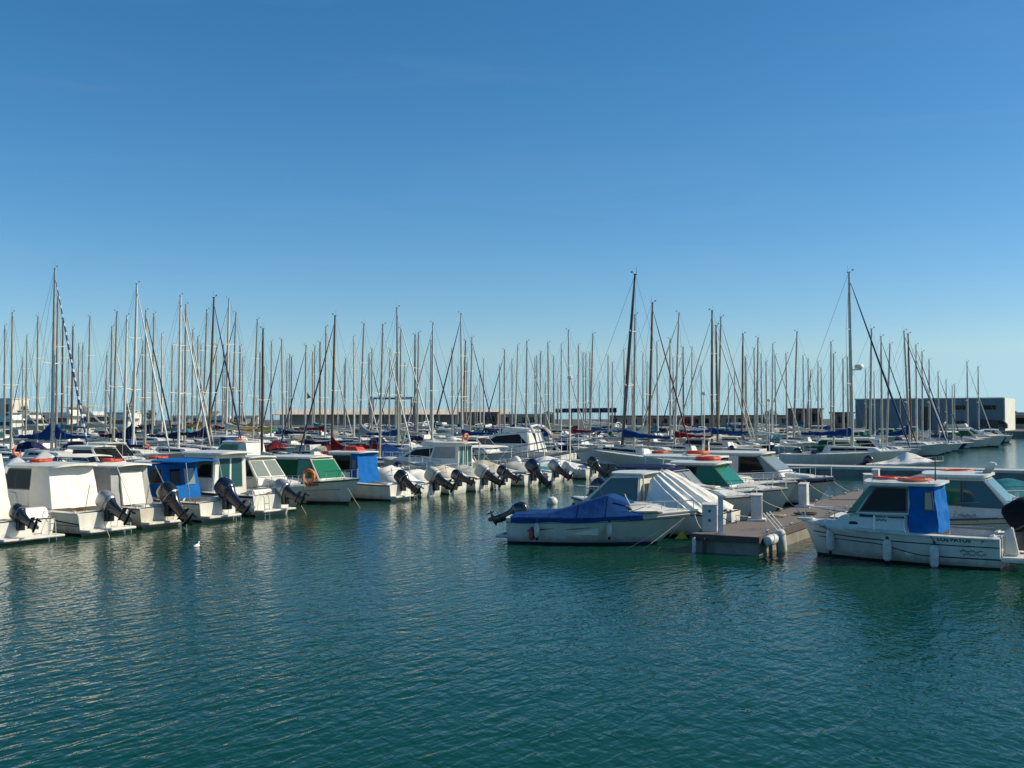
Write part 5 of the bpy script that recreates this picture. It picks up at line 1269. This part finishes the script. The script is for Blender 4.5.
for rows, lo, hi, pr in ((FRONT[:6], 20, 68, .95), (BACK[:9], 77, 200, .9)):
    for b in rows:
        a = lo
        while a < (186 if b == -19.5 else hi):
            a += rnd.uniform(2.6, 3.2)
            p = uv(a, b); x = px_of(p)
            ch = b in (-19.5,)
            if not -10 < x < 1034 or p.y < 52: continue
            if rnd.random() > (.95 if ch else pr): continue
            if not along_row_free(a, b, 2.5) or not free(p, 2.7): continue
            if b == -43.2 and p.y < 58: pass
            TAKEN_AB.append((a, b)); TAKEN.append(p)
            ty = rnd.choice(TYPES)
            while (ty >= 13 and p.y < 85): ty = rnd.choice(TYPES)
            if p.y < 72: ty = rnd.choice([0, 0, 0, 4, 4, 5, 11, 11, 7, 1, 10])
            put(ty, p, (AV if ch or rnd.random() < .5 else AB)+R(rnd.uniform(-4, 4)), scale=rnd.uniform(.9, 1.1))
for k, (x, d, sc) in enumerate(((6, 232, .9), (34, 240, 1.0), (62, 246, 1.15), (96, 250, 1.2), (121, 246, 1.0), (225, 265, 1.0))):
    p = gp(x, d); put(-1, p, AV if k % 2 else AB, label=['leftmost big white motor yacht on the far side of the marina', 'second big white motor yacht from the left, far side', 'big white motor yacht between the first tall masts, far side', 'largest far white motor yacht, left of the blue-striped jibs', 'fifth far white motor yacht, right of the largest one', 'lone far white motor yacht above the wheelhouse with silver outboard'][k], scale=sc)
cm = {}
for x, i, r, lab in sorted(spots, key=lambda s: s[0]):
    if lab: r['label'] = lab; continue
    key = (i, lm(x)); cm[key] = cm.get(key, 0)+1
for x, i, r, lab in sorted(spots, key=lambda s: s[0]):
    if lab: continue
    key = (i, lm(x)); n = cm[key]; cm[('n',)+key] = cm.get(('n',)+key, 0)+1
    k = cm[('n',)+key]
    r['label'] = f"{PROTOS[i][1]} " + (f"behind {lm(x)}" if n == 1 else f"behind {lm(x)}, {ORD[k-1]} from left")
for i, q in enumerate(PROTOS):
    if i not in used:
        for c in list(q[0].children): 
            for g in list(c.children): bpy.data.objects.remove(g)
            bpy.data.objects.remove(c)
        bpy.data.objects.remove(q[0])
# lifebuoys on some of their roofs
nb = {}
cand = [(x, i, r) for x, i, r, _ in spots if i in (0, 1, 2) and r.location.y < 130]
for n_, (x, i, r) in enumerate(sorted(cand, key=lambda s: s[0])):
    if n_ % 3: continue
    b_ = ring_buoy(Vector(r.location)+Vector((0, 0, 2.24*r.scale.x)), .36, .08, m=('orange', 'orange_red', 'orange_faded')[n_ // 3 % 3], label='')
    nb[lm(x)] = nb.get(lm(x), 0)+1
    b_['label'] = f"{['bright orange', 'red-orange', 'faded orange'][n_ // 3 % 3]} lifebuoy on a cabin roof, {ORD[nb[lm(x)]-1]} from left behind {lm(x)}"

sb = {}
for k_, (x, t, dr) in enumerate(sorted(SBUOY, key=lambda q: q[0])):
    sc_ = t.scale.x; p = Vector(t.location)+Matrix.Rotation(t.rotation_euler.z, 3, 'Z') @ (Vector((-5.15, .75, 1.62))*sc_)
    sb[lm(x)] = sb.get(lm(x), 0)+1
    ring_buoy(p, .28, .075, rx=R(84), rz=t.rotation_euler.z+R(90), m=('orange', 'orange_red', 'orange_faded')[k_ % 3], label=f"{['bright orange', 'red-orange', 'faded orange'][k_ % 3]} lifebuoy on a sailboat stern rail, {ORD[sb[lm(x)]-1]} from left above {lm(x)}")
# gangway
gw = thing('gangway', 'railed metal gangway sloping behind the far end of the left row', 'gangway', gp(556, 74), AV+R(6))
MB().add([(-3.2, -.6, .7), (3.2, -.6, 1.9), (3.2, .6, 1.9), (-3.2, .6, .7), (-3.2, -.6, .55), (3.2, -.6, 1.75), (3.2, .6, 1.75), (-3.2, .6, .55)], [(0, 1, 2, 3), (7, 6, 5, 4), (0, 4, 5, 1), (2, 6, 7, 3), (1, 5, 6, 2), (3, 7, 4, 0)]).build('ramp', 'metal_grey', gw, smooth=False)
for s in (-.58, .58):
    mb = MB()
    for hh in (.5, 1.0): mb.tube([(-3.2, s, .7+hh), (3.2, s, 1.9+hh)], .025, 5)
    for i in range(6): x = -3.1+i*1.24; z = .7+(x+3.2)/6.4*1.2; mb.tube([(x, s, z), (x, s, z+1.0)], .022, 5)
    mb.build('handrail', 'stainless', gw)
# ------------------------------------------------------------------ the far quay: warehouse, sheds, boat hoist, small buildings
wh = thing('warehouse', 'long dark blue-grey warehouse with a sunlit pale end wall', 'warehouse', (QC.x, QC.y, 1.25), AV)
WL, WD, WHt = 28.6, 20, 6.35
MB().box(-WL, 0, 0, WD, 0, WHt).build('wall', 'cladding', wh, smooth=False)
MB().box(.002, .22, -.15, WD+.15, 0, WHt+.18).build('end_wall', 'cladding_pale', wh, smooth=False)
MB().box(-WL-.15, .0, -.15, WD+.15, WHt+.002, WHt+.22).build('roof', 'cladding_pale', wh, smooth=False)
for x, z, w_, hh in ((-8.2, 4.6, 2.3, .9), (-2.6, 4.6, 2.3, .9), (-8.2, 1.5, 2.3, .9), (-2.6, 1.5, 2.3, .9)):
    f_ = MB().box(x-w_/2, x+w_/2, -.06, -.003, z-hh/2, z+hh/2).build('window_frame', 'steel_dark', wh, smooth=False)
    MB().box(x-w_/2+.1, x+w_/2-.1, -.085, -.062, z-hh/2+.1, z+hh/2-.1).build('pane', 'glass_dark', f_, smooth=False)
for x, w_, hh in ((-26, 1.4, 4.6), (-14.5, 2.0, 4.8)): MB().box(x-w_/2, x+w_/2, -.06, -.003, .02, hh).build('door', 'opening_dark', wh, smooth=False)
lo = thing('parked_lorry', 'dark vehicle parked at the foot of the warehouse, right end', 'lorry', qv(1.8, -2.2, 1.26), AV)
MB().prof([(-2.6, .45), (2.6, .45), (2.6, 1.3), (1.9, 2.1), (-2.6, 2.3)], lambda z: 1.0).build('body', 'steel_dark', lo, bevel=.08)
side_pane(lo, [(.8, 1.35), (2.3, 1.35), (1.8, 1.95), (.8, 1.95)], lambda z: 1.0)
for x in (-1.7, 1.6):
    for s in (-1, 1): MB().lathe([(.1, -.12), (.42, -.12), (.42, .12), (.1, .12)], 'y', 14, c=(x, s*.92, .42)).build('wheel', 'rub_grey', lo)
def building(name, label, px, d, w_, dep, hh, m, roofm=None, yaw=AV, cat='building', wins=0, z=1.25):
    t = thing(name, label, cat, gp(px, d, z), yaw)
    MB().box(-w_/2, w_/2, 0, dep, 0, hh).build('wall', m, t, smooth=False)
    MB().box(-w_/2-.25, w_/2+.25, -.25, dep+.25, hh+.002, hh+.35).build('roof', roofm or m, t, smooth=False)
    for i in range(wins):
        x = -w_/2+(i+.5)*w_/wins; k = w_/wins*.45
        f_ = MB().box(x-k/2, x+k/2, -.05, -.003, hh*.35, hh*.8).build('window', 'steel_dark', t, smooth=False)
        MB().box(x-k/2+.1, x+k/2-.1, -.07, -.052, hh*.35+.1, hh*.8-.1).build('pane', 'glass_dark', f_, smooth=False)
    return t
# long open shed: pale roof edge on posts
sd_ = thing('boat_shed', 'very long low shed with pale beige roof behind the masts', 'shed', gp(392, 395, 1.25), R(-3))
MB().add([(x, y, z) for x in (-43, 43) for y, z in ((-7, 3.6), (7, 5.6), (7, 5.8), (-7, 3.8))], [(0, 1, 2, 3), (7, 6, 5, 4), (3, 2, 6, 7), (0, 4, 5, 1), (0, 3, 7, 4), (1, 5, 6, 2)]).build('roof', 'roof_beige', sd_, smooth=False)
MB().box(-43, 43, 5.2, 6.4, 0, 4.95).build('back_wall', 'wall_white', sd_, smooth=False)
for i in range(15): MB().box(-42.4+i*6.05-.2, -42.4+i*6.05+.2, -6.6, -6.2, 0, 3.72).build('post', 'wall_white', sd_, smooth=False)
# blue travelling boat hoist
bh = thing('boat_hoist', 'blue travelling boat hoist with tall legs above the long shed', 'boat hoist', gp(392, 380, 1.25), R(-2))
for x in (-7.2, 7.2):
    for y in (-3, 3):
        lg = MB().box(x-.22, x+.22, y-.22, y+.22, .8, 9.4).build('leg', 'hoist_blue', bh, bevel=.05)
        MB().lathe([(.2, -.3), (.7, -.3), (.7, .3), (.2, .3)], 'y', 14, c=(x, y, .72)).build('wheel', 'rub_grey', lg)
    MB().box(x-.35, x+.35, -3.6, 3.6, 9.402, 9.9).build('side_beam', 'hoist_blue', bh, bevel=.05)
MB().box(-6.84, 1.5, 2.6, 3.3, 9.1, 9.8).build('cross_beam', 'hoist_blue', bh, bevel=.05); MB().box(3.5, 6.84, -3.3, -2.6, 9.0, 9.9).build('cross_beam', 'pontoon_white', bh, bevel=.05)
cp = thing('canopy', 'dark blue flat canopy roof on posts right of centre', 'canopy', gp(586, 300, 1.25), R(-4))
MB().prof([(-8.4, 4.0), (8.4, 4.0), (8.4, 5.3), (-8.4, 5.1)], lambda z: 3).build('roof', 'canvas_navy', cp, smooth=False)
for x in (-8, -4, 0, 4, 8):
    for y in (-2.7, 2.7): MB().box(x-.12, x+.12, y-.12, y+.12, 0, 3.99).build('post', 'steel_dark', cp, smooth=False)
building('harbour_building', 'low brown-red building right of the long shed', 478, 330, 12, 6, 4.0, 'brick', 'steel_dark', R(-5), wins=5)
building('harbour_building', 'flat pale building with dark openings just right of the low brown-red one', 528, 320, 15, 7, 3.4, 'wall_tan', 'wall_white', R(-5), wins=6)
building('harbour_building', 'long low grey-brown building spanning behind the masts right of the canopy', 655, 310, 26, 7, 2.9, 'wall_tan', 'brick', R(-8), wins=9)
building('harbour_building', 'long low red-roofed building behind the masts above the green windscreen', 745, 300, 24, 7, 3.0, 'wall_tan', 'brick', R(-10), wins=8)
building('harbour_building', 'square brick-red building left of the warehouse', 806, 270, 8, 6, 4.6, 'brick', 'brick', R(-10), wins=2)
building('harbour_building', 'small dark red hut touching the left of the warehouse', 843, 262, 5, 5, 3.6, 'brick', 'steel_dark', R(-10), wins=1)
building('kiosk', 'small bright red kiosk among the masts right of centre', 687, 285, 4.2, 3, 2.9, 'steel_red', 'wall_white', R(-8), cat='kiosk', wins=1)
building('harbour_building', 'white tower-like house at the far left edge', 2, 420, 9, 9, 9.8, 'wall_white', 'roof_beige', R(-20), wins=2)
building('harbour_building', 'low white building behind the big yachts at far left', 60, 430, 60, 10, 4.4, 'wall_white', 'roof_beige', R(-8), wins=12)
building('harbour_building', 'low pale building behind the masts, left of the long shed', 215, 435, 34, 10, 3.2, 'wall_white', 'roof_beige', R(12), wins=9)
building('harbour_building', 'small tan building at the right edge past the warehouse', 1019, 250, 5, 6, 3.2, 'wall_tan', 'wall_white', AV, wins=1)
building('harbour_building', 'pale blue-grey building cut off by the right edge', 1032, 275, 8, 8, 3.6, 'cladding_pale', 'cladding', AV, wins=2)
def tree(label, px, d, hh, r):
    t = thing('tree', label, 'tree', gp(px, d, 1.25), 0, 'small trees on the far quay')
    MB().tube([(0, 0, 0), (.1, 0, hh*.45), (.05, .1, hh*.7)], [.2, .14, .06], 7).build('trunk', 'bark', t)
    rr = random.Random(int(px*7)); mb = MB()
    for i in range(900):
        q = rr.uniform(0, 6.283); c = rr.uniform(-1, 1); k = rr.random()**.4
        p = Vector((math.cos(q)*math.sqrt(1-c*c)*r*k, math.sin(q)*math.sqrt(1-c*c)*r*k, hh*.68+c*hh*.34*k))
        if noise.noise(p*.9) < -.12: continue
        s_ = rr.uniform(.16, .34); a = Vector((rr.gauss(0, 1), rr.gauss(0, 1), rr.gauss(0, 1))).normalized(); b2 = a.orthogonal().normalized()
        mb.add([p+a*s_, p+b2*s_*.6, p-a*s_, p-b2*s_*.6], [(0, 1, 2, 3)])
    mb.build('crown', 'leaf', t, smooth=False)
for px, d, hh, r, lab in ((25, 405, 7.5, 1.6, 'dark narrow tree between the far yachts at left'), (1014.5, 300, 4.6, 1.6, 'dark tree right of the warehouse end wall'), (1007, 330, 4.6, 2.2, 'round tree half behind the warehouse end wall'),
                          (128, 400, 8, 1.8, 'dark conical tree above the grey fabric cabin'), (150, 410, 5.5, 2.5, 'low bushy tree between the second group of masts'), (548, 340, 4.6, 2, 'small tree left of the dark blue canopy'), (770, 330, 4.8, 2.4, 'bushy tree behind the red-roofed building')):
    tree(lab, px, d, hh, r)
# lamp posts along the crossing walkway and the quay
for k, (px, d, hh) in enumerate(((570, 68, 6.2), (704, 82, 5.5), (769, 95, 5.2))):
    lp = thing('lamp_post', ['white lamp post rising at the end of the left row', 'thin lamp post above the draped sheet boat row', 'thin lamp post above the dark-windowed cruiser'][k], 'lamp post', gp(px, d, .0), 0, 'lamp posts')
    MB().tube([(0, 0, .0), (0, 0, hh)], [.055, .035], 8).build('pole', 'mast_white', lp); MB().lathe([(.04, hh-.02), (.16, hh+.04), (.14, hh+.2), (.03, hh+.26)], 'z', 10).build('lamp_head', 'pedestal', lp)
